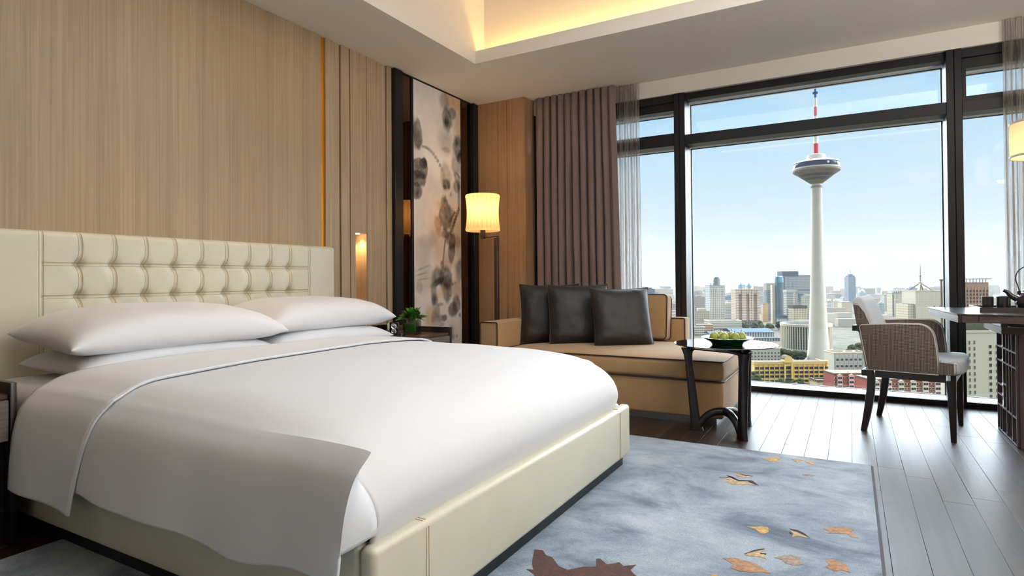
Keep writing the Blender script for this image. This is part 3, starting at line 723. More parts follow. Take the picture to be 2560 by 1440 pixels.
place_pillow('bed_pillow', PM((.46, 1.775, .640), PI/2, 0, .02), linen, (1.02, .56, .15), 'lower white pillow of the near stack, lying on the mattress', 'pillow', G, 1, sag=-.02, flat=.8)
place_pillow('bed_pillow', PM((.465, 2.715, .643), PI/2, 0, .02), linen, (1.0, .56, .15), 'lower white pillow of the far stack, beside the far nightstand', 'pillow', G, 2, sag=-.02, flat=.8)
place_pillow('bed_pillow', PM((.475, 1.765, .780), PI/2, .0, .08), linen, (1.08, .58, .215), 'plump white pillow on top of the near stack', 'pillow', G, 3, sag=-.035, flat=.85)
place_pillow('bed_pillow', PM((.455, 2.735, .788), PI/2, .0, .05), linen, (1.02, .58, .215), 'plump white pillow on top of the far stack', 'pillow', G, 4, sag=-.03, flat=.85)

# ------------------------------------------------------------------ nightstands
greywood = wood('grey_oak', (84, 78, 74), (122, 114, 108), (4, 4, 90), .45, .25)
brownwood = wood('walnut_top', (66, 48, 40), (96, 72, 60), (30, 4, 30), .3, .1)
steel = simple('brushed_steel', (150, 150, 152), .3, 1)
def nightstand(y0, y1, label, rim_low):
    r = root('nightstand', (.38, (y0+y1)/2, 0), 0, label, 'nightstand', 'nightstands beside the bed')
    X = .735
    mk('top', MB().box(.03, X-.02, y0+.02, y1-.02, .556, .576, .002, 1), brownwood, r)
    mk('back_rim', MB().box(.004, .03, y0, y1, .50, .62, .003, 1), dark_wood, r)
    for a, b_ in ((y0, y0+.022), (y1-.022, y1)):
        mk('side_panel', MB().box(.031, X, a, b_, 0, .62, .003, 2), dark_wood, r)
    d = mk('drawer', MB().box(X-.022, X-.002, y0+.026, y1-.026, .40, .555, .002, 1).box(.05, X-.023, y0+.03, y1-.03, .405, .55), greywood, r)
    mk('drawer_pull', MB().box(X-.016, X+.004, y0+.24, y1-.24, .392, .3985), steel, d)
    mk('back_panel', MB().box(.01, .03, y0+.023, y1-.023, .02, .50), dark_wood, r)
    mk('shelf', MB().box(.031, X-.04, y0+.024, y1-.024, .10, .13), dark_wood, r)
    mk('kick_board', MB().box(X-.06, X-.045, y0+.024, y1-.024, 0, .39), dark_wood, r)
    return r
nightstand(.36, 1.055, 'dark nightstand with a grey drawer on the near side of the bed', 0)
nightstand(3.30, 3.925, 'dark nightstand with a grey drawer below the tall ink painting', 0)

# things on the far nightstand
crystal = arch_glass('clear_glass', (.93, .96, .95), 1.0, 1.5)
vg = arch_glass('vase_glass', (.90, .95, .92), .9, 1.45)
leafg = simple('leaf_green', (62, 120, 40), .45, var=.35, vscale=30, spec=.4)
leafd = simple('leaf_dark', (58, 92, 34), .5, var=.3, vscale=25, spec=.4)
leafw = simple('leaf_wrap', (60, 130, 20), .4, var=.5, vscale=14)
plant = root('leafy_posy', (.52, 3.69, .577), .3, 'low posy of pointed green leaves in a square glass vase on the far nightstand', 'plant')
vs = mk('vase', MB().box(-.056, .056, -.056, -.051, 0, .115).box(-.056, .056, .051, .056, 0, .115).box(-.056, -.051, -.0505, .0505, 0, .115).box(.051, .056, -.0505, .0505, 0, .115).box(-.0505, .0505, -.0505, .0505, 0, .014), vg, plant, local=True, smooth=False)
mk('leaf_lining', MB().box(-.044, .044, -.044, .044, .022, .088, .01, 2), leafw, plant, local=True, label='broad leaf rolled inside the vase')
mk('stems', MB().tube([(0, 0, .08), (0, 0, .14)], .03, 8), leafd, plant, local=True)
def leaf_mb(L, w, curl):
    rows = []
    for i in range(9):
        t = i/8; ww = w*math.sin(PI*min(1, t**.8*.97+.03))**.9*(1-.15*t); z = L*(.35*t-curl*t*t)
        rows.append([(L*t, -ww, z+.25*ww), (L*t, -ww*.5, z+.06*ww), (L*t, 0, z), (L*t, ww*.5, z+.06*ww), (L*t, ww, z+.25*ww)])
    return MB().grid(rows)
la = mk('leaf', leaf_mb(.085, .016, .25), leafg, plant, local=True); lb = mk('leaf', leaf_mb(.07, .014, .45), leafd, plant, local=True)
L0 = (la.location.copy(), lb.location.copy())
for i in range(58):
    ring = i/58; az = i*2.399963; el = math.radians(82-78*ring**.8); rr = .012+.034*ring
    M = Matrix.Translation((rr*math.cos(az), rr*math.sin(az), .118+.028*(1-ring))) @ Matrix.Rotation(az+random.uniform(-.3, .3), 4, 'Z') @ Matrix.Rotation(-el+.35, 4, 'Y') @ Matrix.Rotation(random.uniform(-.5, .5), 4, 'X') @ Matrix.Scale(random.uniform(.8, 1.15), 4)
    o = (la, lb)[i] if i < 2 else inst((la, lb)[i % 2], plant, (0, 0, 0))
    o.matrix_basis = M @ Matrix.Translation(L0[i % 2])
clock = root('desk_clock', (.43, 3.585, .577), math.radians(36), 'small cube clock with two round silver dials on the far nightstand, beside the vase', 'clock')
blk = simple('black_gloss', (14, 14, 18), .15, coat=.5)
cream = simple('cream_plastic', (206, 204, 190), .4)
chrome = simple('bright_chrome', (225, 228, 232), .12, 1)
mk('case', MB().box(-.034, .034, -.03, .036, .006, .098, .004, 2), blk, clock, local=True)
mk('side_cover', MB().box(-.052, -.0345, -.026, .034, .036, .09, .003, 2), cream, clock, local=True)
mk('foot_plate', MB().box(-.055, .04, -.036, .04, 0, .0055), blk, clock, local=True)
for z, r in ((.070, .023), (.031, .021)):
    mk('dial', MB().lathe([(0, .004), (r*.35, .006), (r*.75, .003), (r, .006), (r, 0), (0, 0)], seg=24, mat=Matrix.Translation((0, -.0305, z)) @ Matrix.Rotation(PI/2, 4, 'X')), chrome, clock, local=True)
setp(mk('glass_block', MB().box(-.02, .02, -.016, .016, 0, .034, .003, 2, Matrix.Translation((.525, 3.595, .577)) @ Matrix.Rotation(.4, 4, 'Z')), crystal, smooth=False), 'tiny clear crystal block between clock and vase', 'ornament')
setp(mk('note_tray', MB().box(-.11, .11, -.06, .06, 0, .010, .002, 1, Matrix.Translation((.47, 3.475, .577)) @ Matrix.Rotation(1.25, 4, 'Z')), blk), 'flat black tray lying at the front of the far nightstand', 'tray')

# ------------------------------------------------------------------ floor lamp beside the painting
lamp_wood = simple('lamp_wood', (74, 58, 50), .4)
def shade_mat(name, col, estr):
    m, nt, b, o = new_mat(name); nt.nodes.remove(b)
    di = N(nt, 'BsdfDiffuse'); di.inputs[0].default_value = lin(*col); tl = N(nt, 'BsdfTranslucent'); tl.inputs[0].default_value = lin(*col)
    em = N(nt, 'Emission'); em.inputs[0].default_value = (1, .70, .36, 1); em.inputs[1].default_value = estr
    mx = N(nt, 'MixShader'); mx.inputs[0].default_value = .6; nt.links.new(di.outputs[0], mx.inputs[1]); nt.links.new(tl.outputs[0], mx.inputs[2])
    ad = N(nt, 'AddShader'); nt.links.new(mx.outputs[0], ad.inputs[0]); nt.links.new(em.outputs[0], ad.inputs[1]); nt.links.new(ad.outputs[0], o.inputs[0]); return m
shm = shade_mat('lit_silk_shade', (204, 176, 128), .07)
rib_m = simple('shade_rib', (190, 158, 104), .7)
fl = root('floor_lamp', (.618, 4.82, 0), 0, 'floor lamp with a lit ribbed cream shade on a square dark pole', 'lamp')
LX = .468
def shade_r(z): 
    t = (z-1.462)/(1.808-1.462); return .150+.018*abs(2*t-1)**2.2-.010*max(0, 1-min(t, 1-t)/.04)
sh = MB(); rows = []
for i in range(29):
    z = 1.462+.346*i/28; rows.append([(LX+(shade_r(z)+.0025*abs(math.sin(12*a)))*math.cos(a), 4.82+(shade_r(z)+.0025*abs(math.sin(12*a)))*math.sin(a), z) for a in [2*PI*k/144 for k in range(144)]])
sh.grid(rows, closed_u=True)
shd = mk('shade', sh, shm, fl, label='lit ribbed cream shade')
rb = MB()
for k in range(24):
    a = 2*PI*k/24; rb.tube([(LX+(shade_r(z)+.0008)*math.cos(a), 4.82+(shade_r(z)+.0008)*math.sin(a), z) for z in [1.464+.342*i/14 for i in range(15)]], .0013, 4)
mk('ribs', rb, rib_m, shd)
mk('bulb', MB().lathe([(0, 1.55), (.02, 1.555), (.034, 1.59), (.03, 1.63), (.015, 1.66), (0, 1.665)], LX, 4.82, 16), emit('bulb', (1, .72, .40), 12), fl, label='glowing bulb')
mk('lamp_holder', MB().box(LX-.018, LX+.018, 4.80, 4.84, 1.39, 1.475, .002, 1).tube([(LX, 4.82, 1.47), (LX, 4.82, 1.56)], .008, 8), lamp_wood, fl)
mk('switch', MB().tube([(LX+.012, 4.82, 1.372), (LX+.012, 4.82, 1.389)], .005, 10), steel, fl)
mk('arm', MB().box(LX+.0185, .638, 4.806, 4.834, 1.398, 1.412, .002, 1), lamp_wood, fl)
mk('pole', MB().box(.600, .638, 4.801, 4.839, .02, 1.3975, .003, 1), lamp_wood, fl)
mk('base', MB().box(.49, .75, 4.69, 4.95, 0, .02, .004, 2), lamp_wood, fl)
light('floor_lamp_light', 'POINT', (LX, 4.82, 1.70), 4.2, WARM, shadow_soft_size=.05)
light('floor_lamp_light', 'POINT', (LX, 4.82, 1.58), 2.5, WARM, shadow_soft_size=.05)
# ------------------------------------------------------------------ daybed
tan = weave('tan_wool', (160, 126, 88), (182, 148, 106), 420, .9, .35, .25)
pipe_d = simple('dark_piping', (44, 36, 32), .6)
sofa = root('daybed', (1.8, 4.8, 0), 0, 'tan upholstered daybed with dark piping under the window', 'sofa')
def crown_box(x0, x1, y0, y1, z0, z1, bev, crown, nx=18, ny=14):
    m = MB(); m.box(x0, x1, y0, y1, z0, z1, bev, 4)
    bmesh.ops.subdivide_edges(m.bm, edges=[e for e in m.bm.edges if e.calc_length() > .25], cuts=9, use_grid_fill=True)
    for v in m.bm.verts:
        if v.co.z > (z0+z1)/2:
            u = (v.co.x-x0)/(x1-x0)*2-1; w = (v.co.y-y0)/(y1-y0)*2-1
            v.co.z += crown*max(0, (1-u**4))*max(0, (1-w**4))
    return m
mk('plinth', MB().box(.90, 2.72, 4.21, 5.40, 0, .045), steel, sofa)
mk('base', MB().box(1.025, 2.77, 4.165, 5.275, .046, .297, .022, 4), tan, sofa)
mk('seat_cushion', crown_box(1.025, 2.775, 4.16, 5.275, .300, .432, .03, .030), tan, sofa)
mk('armrest', MB().box(.85, 1.02, 4.16, 5.45, .046, .65, .012, 3), tan, sofa)
mk('backrest', MB().box(1.025, 2.26, 5.28, 5.45, .046, .65, .012, 3), tan, sofa)
def rrect(x0, x1, y0, y1, r, n=5):
    P = []
    for cx, cy, a0 in ((x1-r, y1-r, 0), (x0+r, y1-r, 90), (x0+r, y0+r, 180), (x1-r, y0+r, 270)):
        for k in range(n+1):
            a = math.radians(a0+90*k/n); P.append((cx+r*math.cos(a), cy+r*math.sin(a)))
    return P
pp = MB()
pp.tube([(x, 4.158, z) for x, z in rrect(.852, 1.018, .05, .648, .012, 3)], .0045, 6, closed=True)
pp.tube([(x, 5.277, z) for x, z in rrect(1.03, 2.258, .05, .648, .012, 3)], .0045, 6, closed=True)
pp.tube([(x, y, .298) for x, y in rrect(1.03, 2.776, 4.159, 5.27, .03)], .005, 6, closed=True)
pp.tube([(x, y, .432) for x, y in rrect(1.03, 2.772, 4.164, 5.268, .03)], .005, 6, closed=True)
mk('piping', pp, pipe_d, sofa, label='dark piping along the seams')
bc = MB().box(-.36, .36, -.075, .075, 0, .395, .035, 4)
cm = Matrix.Translation((1.785, 5.165, .462)) @ Matrix.Rotation(math.radians(-7), 4, 'X')
bc.bm.transform(cm)
bcu = mk('back_cushion', bc, tan, sofa)
pb = MB()
for yv in (-.073, .073): pb.tube([cm @ Vector((x, yv, z)) for x, z in rrect(-.357, .357, .005, .392, .035)], .0045, 6, closed=True)
mk('piping', pb, pipe_d, bcu, label='dark piping')
dark_lth = simple('dark_brown_leather', (34, 30, 31), .5, var=.1, vscale=6, bs=240, bstr=.5, bdist=.002, sheen=.05, spec=.5)
pipe_k = simple('cushion_piping', (40, 34, 32), .45)
def throw(c, rz, tilt, size, seed, label):
    M = Matrix.Translation(c) @ Matrix.Rotation(math.radians(rz), 4, 'Z') @ Matrix.Rotation(math.radians(90-tilt), 4, 'X')
    place_pillow('throw_pillow', M, dark_lth, (size, size, .17), label, 'pillow', 'dark throw pillows on the daybed', seed, pipe_k, flat=1, ear=.06, power=.6, wrinkle=.008)
throw((1.225, 4.72, .695), 34, 12, .53, 11, 'dark brown throw pillow at the back, next to the daybed armrest')
throw((1.505, 4.70, .692), 36, 12, .53, 12, 'dark brown throw pillow in the middle of the three on the daybed')
throw((1.885, 4.70, .682), 38, 16, .50, 13, 'dark brown throw pillow at the front, before the tan back cushion')

# ------------------------------------------------------------------ side table, dish, pears
tw = simple('table_wood', (22, 16, 18), .3, coat=.15, var=.2, vscale=20)
ttop = simple('table_glass_black', (22, 22, 28), .06, coat=1.0, spec=.8)
TC = Vector((2.805, 4.06)); TZ0 = .572
tb_ = root('side_table', (TC.x, TC.y, 0), 0, 'round dark side table with a glossy top and three sculpted legs before the daybed', 'table')
mk('tabletop', MB().lathe([(0, TZ0-.016), (.27, TZ0-.016), (.318, TZ0-.006), (.320, TZ0-.002), (.318, TZ0), (0, TZ0)], TC.x, TC.y, 72), ttop, tb_)
feet = [Vector((2.628, 4.015, 0)), Vector((2.928, 3.905, 0)), Vector((2.90, 4.27, 0))]
tops = [Vector((2.570, 4.03, .535)), Vector((2.948, 3.875, .535)), Vector((2.905, 4.30, .535))]
cen = Vector((2.80, 4.06, .13)); ctop = Vector((2.80, 4.05, .545))
for f_, t_ in zip(feet, tops):
    lg = MB(); out = (Vector((f_.x, f_.y, 0))-Vector((cen.x, cen.y, 0))).normalized(); sidev = Vector((-out.y, out.x, 0))
    rows = []
    for i in range(13):
        t = i/12; p = f_.lerp(t_, t); w = .021+.007*t; d = .032-.010*t+.018*max(0, (t-.82)/.18)**2+.014*max(0, (.16-t)/.16)**2
        rows.append([p+out*(d*ca)*1.0+sidev*(w*sa) for ca, sa in [(math.copysign(abs(math.cos(a))**.6, math.cos(a)), math.copysign(abs(math.sin(a))**.6, math.sin(a))) for a in [2*PI*k/16+.2 for k in range(16)]]])
    rows = [[v for v in r] for r in rows]
    for v in rows[0]: v.z = 0.0
    lg.grid(rows, closed_u=True); lg.bm.faces.new([v for v in lg.bm.verts[:16]]) if False else None
    # arched stretcher towards the middle and rail below the top
    arc = spline([f_+Vector((0, 0, .022))-out*.01, f_.lerp(cen, .33)+Vector((0, 0, .046)), f_.lerp(cen, .66)+Vector((0, 0, .038)), cen], 5)
    lg.tube(arc, .022, 10, radii=[.022+.006*(i/len(arc)) for i in range(len(arc))])
    tr = spline([t_+Vector((0, 0, -.035))-out*.012, t_-out*.045+Vector((0, 0, .002)), t_.lerp(ctop, .5)+Vector((0, 0, .008)), ctop], 5)
    lg.tube(tr, .014, 10)
    bmesh.ops.recalc_face_normals(lg.bm, faces=lg.bm.faces[:])
    mk('leg', lg, tw, tb_)
for a_, b_ in ((0, 1), (1, 2), (2, 0)):
    p, q = tops[a_], tops[b_]; mid = (p+q)/2; out = Vector((mid.x-ctop.x, mid.y-ctop.y, 0)).normalized()
    pts = spline([p+Vector((0, 0, -.060)), p.lerp(q, .07)+Vector((0, 0, -.012)), p.lerp(q, .2)+out*.03+Vector((0, 0, .006)), mid+out*.05+Vector((0, 0, .009)), p.lerp(q, .8)+out*.03+Vector((0, 0, .006)), p.lerp(q, .93)+Vector((0, 0, -.012)), q+Vector((0, 0, -.060))], 5)
    mk('rail', MB().tube(pts, .011, 8), tw, tb_)
green = simple('green_glaze', (24, 78, 48), .18, coat=.6, var=.2, vscale=12)
setp(mk('dish', MB().lathe([(0, TZ0+.004), (.07, TZ0+.004), (.085, TZ0+.006), (.088, TZ0+.0005), (.094, TZ0+.0005), (.115, TZ0+.020), (.158, TZ0+.042), (.160, TZ0+.046), (.153, TZ0+.047), (.11, TZ0+.026), (.085, TZ0+.012), (0, TZ0+.010)], 2.828, 4.015, 64), green), 'wide shallow dark green dish holding pears on the side table', 'dish')
pear_m, nt, b, o_ = new_mat('pear_skin'); v = coords(nt, rand=True)
nt.links.new(ramp(nt, noise_node(nt, v, 18, 3), [(.35, lin(122, 134, 40)), (.6, lin(158, 164, 66)), (.8, lin(186, 186, 104))]), b.inputs['Base Color']); b.inputs['Roughness'].default_value = .38
stem_m = simple('pear_stem', (78, 58, 36), .7)
pear_lab = ['pale green pear, left of the two at the front of the dish', 'yellow green pear in the middle of the front of the dish', 'pale green pear at the front right of the dish',
            'green pear at the back left of the dish', 'green pear at the back right of the dish', 'green pear at the right edge behind the front one']
pear_lab[0] = 'yellow green pear at the left of the dish'
pp_ = [(2.752, 3.985, 0), (2.815, 3.965, .3), (2.878, 3.98, -.2), (2.782, 4.047, .5), (2.846, 4.046, -.4), (2.908, 4.035, .2)]
pz = TZ0+.0125
pr0 = None
for i, (px, py, tz) in enumerate(pp_):
    r = root('pear', (px, py, pz), tz*3, pear_lab[i], 'pear', 'pears in the green dish')
    if pr0 is None:
        prof_p = [(0, .001), (.012, 0), (.024, .007), (.0305, .022), (.030, .036), (.025, .050), (.018, .060), (.010, .066), (.004, .066), (0, .064)]
        pq = [(p.x, p.y) for p in spline([(a, b_, 0) for a, b_ in prof_p], 4)]
        m_ = MB().lathe([(max(0, a), b_) for a, b_ in pq], 0, 0, 24)
        for v_ in m_.bm.verts: v_.co.x += .05*v_.co.z*math.sin(v_.co.z*30); v_.co.x *= 1.03
        pb_ = mk('body', m_, pear_m, r, local=True, angle=70); ps_ = mk('stem', MB().tube([(0, 0, .063), (.001, 0, .072), (.004, .001, .082)], .0016, 6), stem_m, r, local=True)
        pr0 = (pb_, ps_)
    else:
        for s_ in pr0: inst(s_, r, s_.location)

# ------------------------------------------------------------------ rug with carved leaf motifs
rug_m, nt, b, o_ = new_mat('rug_pile')
v1 = coords(nt, (1.0, 1.5, 1)); na = noise_node(nt, v1, 2.1, 8, .66, .7)
v2 = coords(nt, (3.4, 4.6, 1), (0, 0, .3)); nb = noise_node(nt, v2, 1.0, 8, .78, .25)
mx = N(nt, 'Math', operation='MULTIPLY_ADD'); mx.inputs[1].default_value = .45; nt.links.new(nb, mx.inputs[0]); nt.links.new(na, mx.inputs[2])
col = ramp(nt, mx.outputs[0], [(.48, lin(56, 70, 88)), (.60, lin(92, 110, 132)), (.70, lin(126, 143, 162)), (.82, lin(154, 168, 182)), (.97, lin(184, 188, 198))])
nf = noise_node(nt, coords(nt), 170, 3, .8)
mxc = N(nt, 'MixRGB', blend_type='OVERLAY'); mxc.inputs[0].default_value = .85; nt.links.new(col, mxc.inputs[1]); nt.links.new(nf, mxc.inputs[2])
nt.links.new(mxc.outputs[0], b.inputs['Base Color']); b.inputs['Roughness'].default_value = .95; b.inputs['Sheen Weight'].default_value = .35; b.inputs['Specular IOR Level'].default_value = .1
bump(nt, b, nf, .9, .004)
RX0, RX1, RY0, RY1 = .86, 3.602, -.9, 3.655
rug = mk('rug', MB().box(RX0, RX1, RY0, RY1, .0005, .0115, .004, 2), rug_m, label='blue grey watercolour rug with scattered leaf motifs under the bed', cat='rug')
edge_m = simple('rug_binding', (70, 72, 80), .9)
mk('binding', MB().box(RX1-.001, RX1+.010, RY0, RY1, .0005, .0085, .002, 1), edge_m, rug, label='grey bound edge')
LEAF_C = {'gold': (186, 150, 92), 'tan': (184, 158, 120), 'taupe': (150, 132, 122), 'orange': (160, 122, 90), 'brown': (72, 38, 30)}
leaf_mats = {k_: simple('rug_leaf_'+k_, c_, .95, var=.4, vscale=60, bs=300, bstr=.8, bdist=.003, sheen=.2) for k_, c_ in LEAF_C.items()}
rim_m2 = simple('rug_leaf_rim', (52, 44, 48), .95)
LEAVES = [('gold',[(3.085,3.517),(3.113,3.519),(3.131,3.574),(3.141,3.553),(3.161,3.59),(3.16,3.557),(3.181,3.562),(3.164,3.52),(3.179,3.479),(3.152,3.483),(3.131,3.465),(3.116,3.489)]),
('gold',[(3.23,3.575),(3.251,3.586),(3.289,3.581),(3.268,3.551),(3.266,3.507),(3.254,3.537)]),
('gold',[(3.294,3.571),(3.339,3.564),(3.345,3.543),(3.334,3.507),(3.322,3.531),(3.303,3.545)]),
('tan',[(2.946,3.071),(2.98,3.087),(2.991,3.109),(3.033,3.074),(3.094,3.097),(3.077,3.067),(3.129,3.041),(3.087,3.043),(3.056,3.016),(3.015,3.004),(2.986,3.029),(2.999,3.061),(2.968,3.07)]),
('tan',[(3.0,3.162),(3.019,3.184),(3.055,3.17),(3.087,3.171),(3.058,3.145),(3.027,3.134)]),
('taupe',[(3.298,3.317),(3.325,3.342),(3.357,3.332),(3.341,3.308),(3.313,3.309)]),
('gold',[(3.151,2.522),(3.181,2.535),(3.202,2.551),(3.226,2.554),(3.233,2.508),(3.219,2.484),(3.205,2.481),(3.187,2.509)]),
('tan',[(3.301,2.571),(3.33,2.57),(3.355,2.552),(3.374,2.521),(3.354,2.526),(3.333,2.527),(3.316,2.502),(3.318,2.538)]),
('orange',[(3.415,2.64),(3.445,2.673),(3.488,2.696),(3.52,2.69),(3.509,2.658),(3.535,2.609),(3.509,2.61),(3.502,2.635),(3.462,2.621),(3.431,2.604),(3.435,2.634)]),
('tan',[(3.179,2.263),(3.205,2.308),(3.237,2.342),(3.227,2.303),(3.244,2.308),(3.239,2.285),(3.253,2.263),(3.226,2.271),(3.196,2.261)]),
('orange',[(3.117,2.199),(3.155,2.22),(3.192,2.216),(3.223,2.21),(3.245,2.194),(3.277,2.162),(3.25,2.156),(3.222,2.141),(3.185,2.126),(3.153,2.14),(3.158,2.168),(3.14,2.184)]),
('taupe',[(3.275,2.288),(3.292,2.314),(3.326,2.339),(3.356,2.335),(3.35,2.312),(3.367,2.282),(3.337,2.259),(3.312,2.265),(3.3,2.285)]),
('orange',[(3.432,2.357),(3.462,2.373),(3.484,2.352),(3.5,2.342),(3.508,2.294),(3.484,2.302),(3.464,2.281),(3.433,2.299),(3.444,2.324)]),
('gold',[(3.104,2.046),(3.109,2.063),(3.125,2.067),(3.123,2.051),(3.111,2.038)]),
('brown',[(2.504,1.94),(2.534,1.949),(2.561,1.921),(2.588,1.916),(2.635,1.869),(2.674,1.859),(2.712,1.905),(2.75,1.926),(2.729,1.979),(2.74,1.988),(2.777,1.959),(2.809,1.994),(2.83,1.976),(2.866,2.005),(2.86,1.961),(2.878,1.94),(2.912,1.917),(2.91,1.871),(2.797,1.754),(2.651,1.717),(2.584,1.779),(2.548,1.797),(2.572,1.803),(2.547,1.84)])]
LEAF_EDGES = [[(2.945,3.076),(2.975,3.09),(2.989,3.119),(3.035,3.081),(3.093,3.104),(3.128,3.046),(3.098,3.064),(3.075,3.081),(3.035,3.062),(2.992,3.099)],
[(2.97,3.124),(2.997,3.117),(3.031,3.084),(3.0,3.098)],
[(3.008,3.183),(3.054,3.175),(3.087,3.176),(3.056,3.16)],
[(3.302,2.578),(3.329,2.58),(3.355,2.558),(3.375,2.522),(3.353,2.541),(3.328,2.559),(3.305,2.567)],
[(3.179,2.269),(3.204,2.315),(3.236,2.348),(3.237,2.34),(3.206,2.303)],
[(3.227,2.303),(3.247,2.308),(3.247,2.3),(3.228,2.295)],
[(3.303,2.546),(3.313,2.538),(3.311,2.528)]]
def flat_poly(P, z0, z1):
    m = MB().prism(P, z0, z1)
    bmesh.ops.triangulate(m.bm, faces=[f for f in m.bm.faces if len(f.verts) > 4]); return m
for kind_, P in LEAVES: mk('leaf_motif', flat_poly(P, .0100, .0128), leaf_mats[kind_], rug, smooth=False, label=kind_+' leaf motif')
for P in LEAF_EDGES: mk('leaf_outline', flat_poly(P, .0100, .0133), rim_m2, rug, smooth=False)

# ------------------------------------------------------------------ armchair
ch_tweed = weave('brown_tweed', (60, 51, 47), (130, 116, 107), 190, .85, .3, .2, rot=(0, .785, 0))
ch_stripe, nt, b, o_ = new_mat('grey_striped_fabric')
v = coords(nt, (1, 1, 1)); wv = N(nt, 'TexWave', wave_type='BANDS', bands_direction='Y'); wv.inputs['Scale'].default_value = 38; wv.inputs['Distortion'].default_value = 2.5; wv.inputs['Detail'].default_value = 3; wv.inputs['Detail Scale'].default_value = 1.2
nt.links.new(v, wv.inputs[0]); nt.links.new(ramp(nt, wv.outputs[0], [(.2, lin(140, 143, 148)), (.7, lin(186, 190, 195))]), b.inputs['Base Color']); b.inputs['Roughness'].default_value = .85; b.inputs['Sheen Weight'].default_value = .3
bump(nt, b, wv.outputs[0], .3, .002)
F = Vector((.983, -.19, 0)).normalized(); Nn = Vector((-F.y, F.x, 0))
P0 = Vector((4.07, 4.40, 0)); CO = P0-F*.25+Nn*.30
chair = root('armchair', CO, math.atan2(F.y, F.x), 'brown tweed armchair with dark tapered legs beside the window, facing the desk', 'chair') if False else root('armchair', CO, math.atan2(F.y, F.x), 'brown tweed armchair with dark tapered legs standing before the window, facing the desk', 'chair')
def cx(u): return u+.25
def cw(w): return w-.30
def leg_loft(secs):
    """secs: (u0,u1,w0,w1,z)"""
    rows = []
    for u0, u1, w0, w1, z in secs:
        r_ = .005; rows.append([(cx(a), cw(c), z) for a, c in rrect(u0, u1, w0, w1, r_, 2)])
    m = MB().grid(rows, closed_u=True)
    for q in (0, -1):
        pass
    bmesh.ops.holes_fill(m.bm, edges=[e_ for e_ in m.bm.edges if e_.is_boundary], sides=0)
    bmesh.ops.recalc_face_normals(m.bm, faces=m.bm.faces[:]); return m
for w0 in (.004, .551):
    s = 1 if w0 < .3 else -1
    mk('leg', leg_loft([(-.040, -.012, w0+.010, w0+.038, 0), (-.058, -.010, w0, w0+.045, .362)]), dark_wood, chair, local=True)
    rear = [(-.515, -.482, 0), (-.500, -.459, .10), (-.484, -.438, .22), (-.474, -.430, .34), (-.480, -.446, .42), (-.497, -.468, .55), (-.516, -.490, .668)]
    pz_ = spline([(a, b_, z) for a, b_, z in rear], 4)
    mk('leg', leg_loft([(p.x, p.y, w0+.002, w0+.043, p.z) for p in pz_]), dark_wood, chair, local=True, label='rear leg running up into the back post')
mk('seat_rail', MB().box(cx(-.4285), cx(-.0585), cw(.006), cw(.03), .355, .398).box(cx(-.4285), cx(-.0585), cw(.57), cw(.594), .355, .398).box(cx(-.034), cx(-.012), cw(.05), cw(.55), .355, .398), dark_wood, chair, local=True)
seat = MB().prism([(cx(-.42), cw(.068)), (cx(-.092), cw(.068)), (cx(-.092), cw(.004)), (cx(-.02), cw(.004)), (cx(.012), cw(.02)), (cx(.03), cw(.12)), (cx(.036), cw(.3)), (cx(.03), cw(.48)), (cx(.012), cw(.58)), (cx(-.02), cw(.596)), (cx(-.092), cw(.596)), (cx(-.092), cw(.532)), (cx(-.42), cw(.532))], .400, .487, 'z', .022, 4)
mk('seat', seat, ch_stripe, chair, local=True, label='grey striped seat cushion')
for w0_ in (-.002, .5965): mk('seat_side', MB().box(cx(-.0915), cx(-.018), cw(w0_), cw(w0_+.0055), .402, .476, .002, 1), ch_tweed, chair, local=True)
armp = [(-.468, .400), (-.095, .400), (-.097, .47), (-.104, .56), (-.113, .625)]+[(-.195+.082*math.cos(a), .618+.084*math.sin(a)) for a in [math.radians(5+85*k/8) for k in range(9)]]+[(-.30, .701), (-.42, .693), (-.500, .688), (-.512, .672)]
for w0, w1 in ((.0, .064), (.536, .600)):
    a_ = mk('armrest', MB().prism([(cx(u), z) for u, z in armp], cw(w0), cw(w1), 'y', .012, 3), ch_tweed, chair, local=True)
    tbm = MB()
    for wv_ in (w0+.002, w1-.002): tbm.tube([(cx(u), cw(wv_), z) for u, z in armp], .0035, 6, closed=True)
    mk('piping', tbm.bm if False else (lambda q: (q.bm.transform(Matrix.Translation(-a_.location)), q)[1])(tbm), simple('chair_piping', (196, 190, 184), .7), a_, local=True)
# backrest: lofted across the width, top corners rounded
bprof = [(-.455, .41), (-.480, .41), (-.497, .48), (-.515, .58), (-.535, .70), (-.556, .82), (-.560, .850), (-.548, .866), (-.522, .862), (-.500, .835), (-.475, .77), (-.445, .69), (-.415, .60), (-.395, .52), (-.385, .45), (-.385, .41)]
rows = []
for k in range(29):
    s = k/28*2-1; w = .30+.268*s; t = abs(s)
    drop = .055*max(0, (t-.62)/.38)**2.5; thin = max(0, (t-.9)/.1)**2*.4
    r = []
    for u, z in bprof:
        zz = z-drop*max(0, (z-.5)/.36); uu = u
        mid = -.555+.12*0 if False else None
        cu = -.50-(.04*(z-.5)); uu = u+(cu-u)*thin+.02*(1-t*t)*(-1)*max(0, (.8-z))*.4
        r.append((cx(uu), cw(w), zz))
    rows.append(r)
bk = MB().grid(rows, closed_u=True); bmesh.ops.holes_fill(bk.bm, edges=[e_ for e_ in bk.bm.edges if e_.is_boundary], sides=0); bmesh.ops.recalc_face_normals(bk.bm, faces=bk.bm.faces[:])
mk('backrest', bk, ch_stripe, chair, local=True, angle=50, label='grey striped backrest')
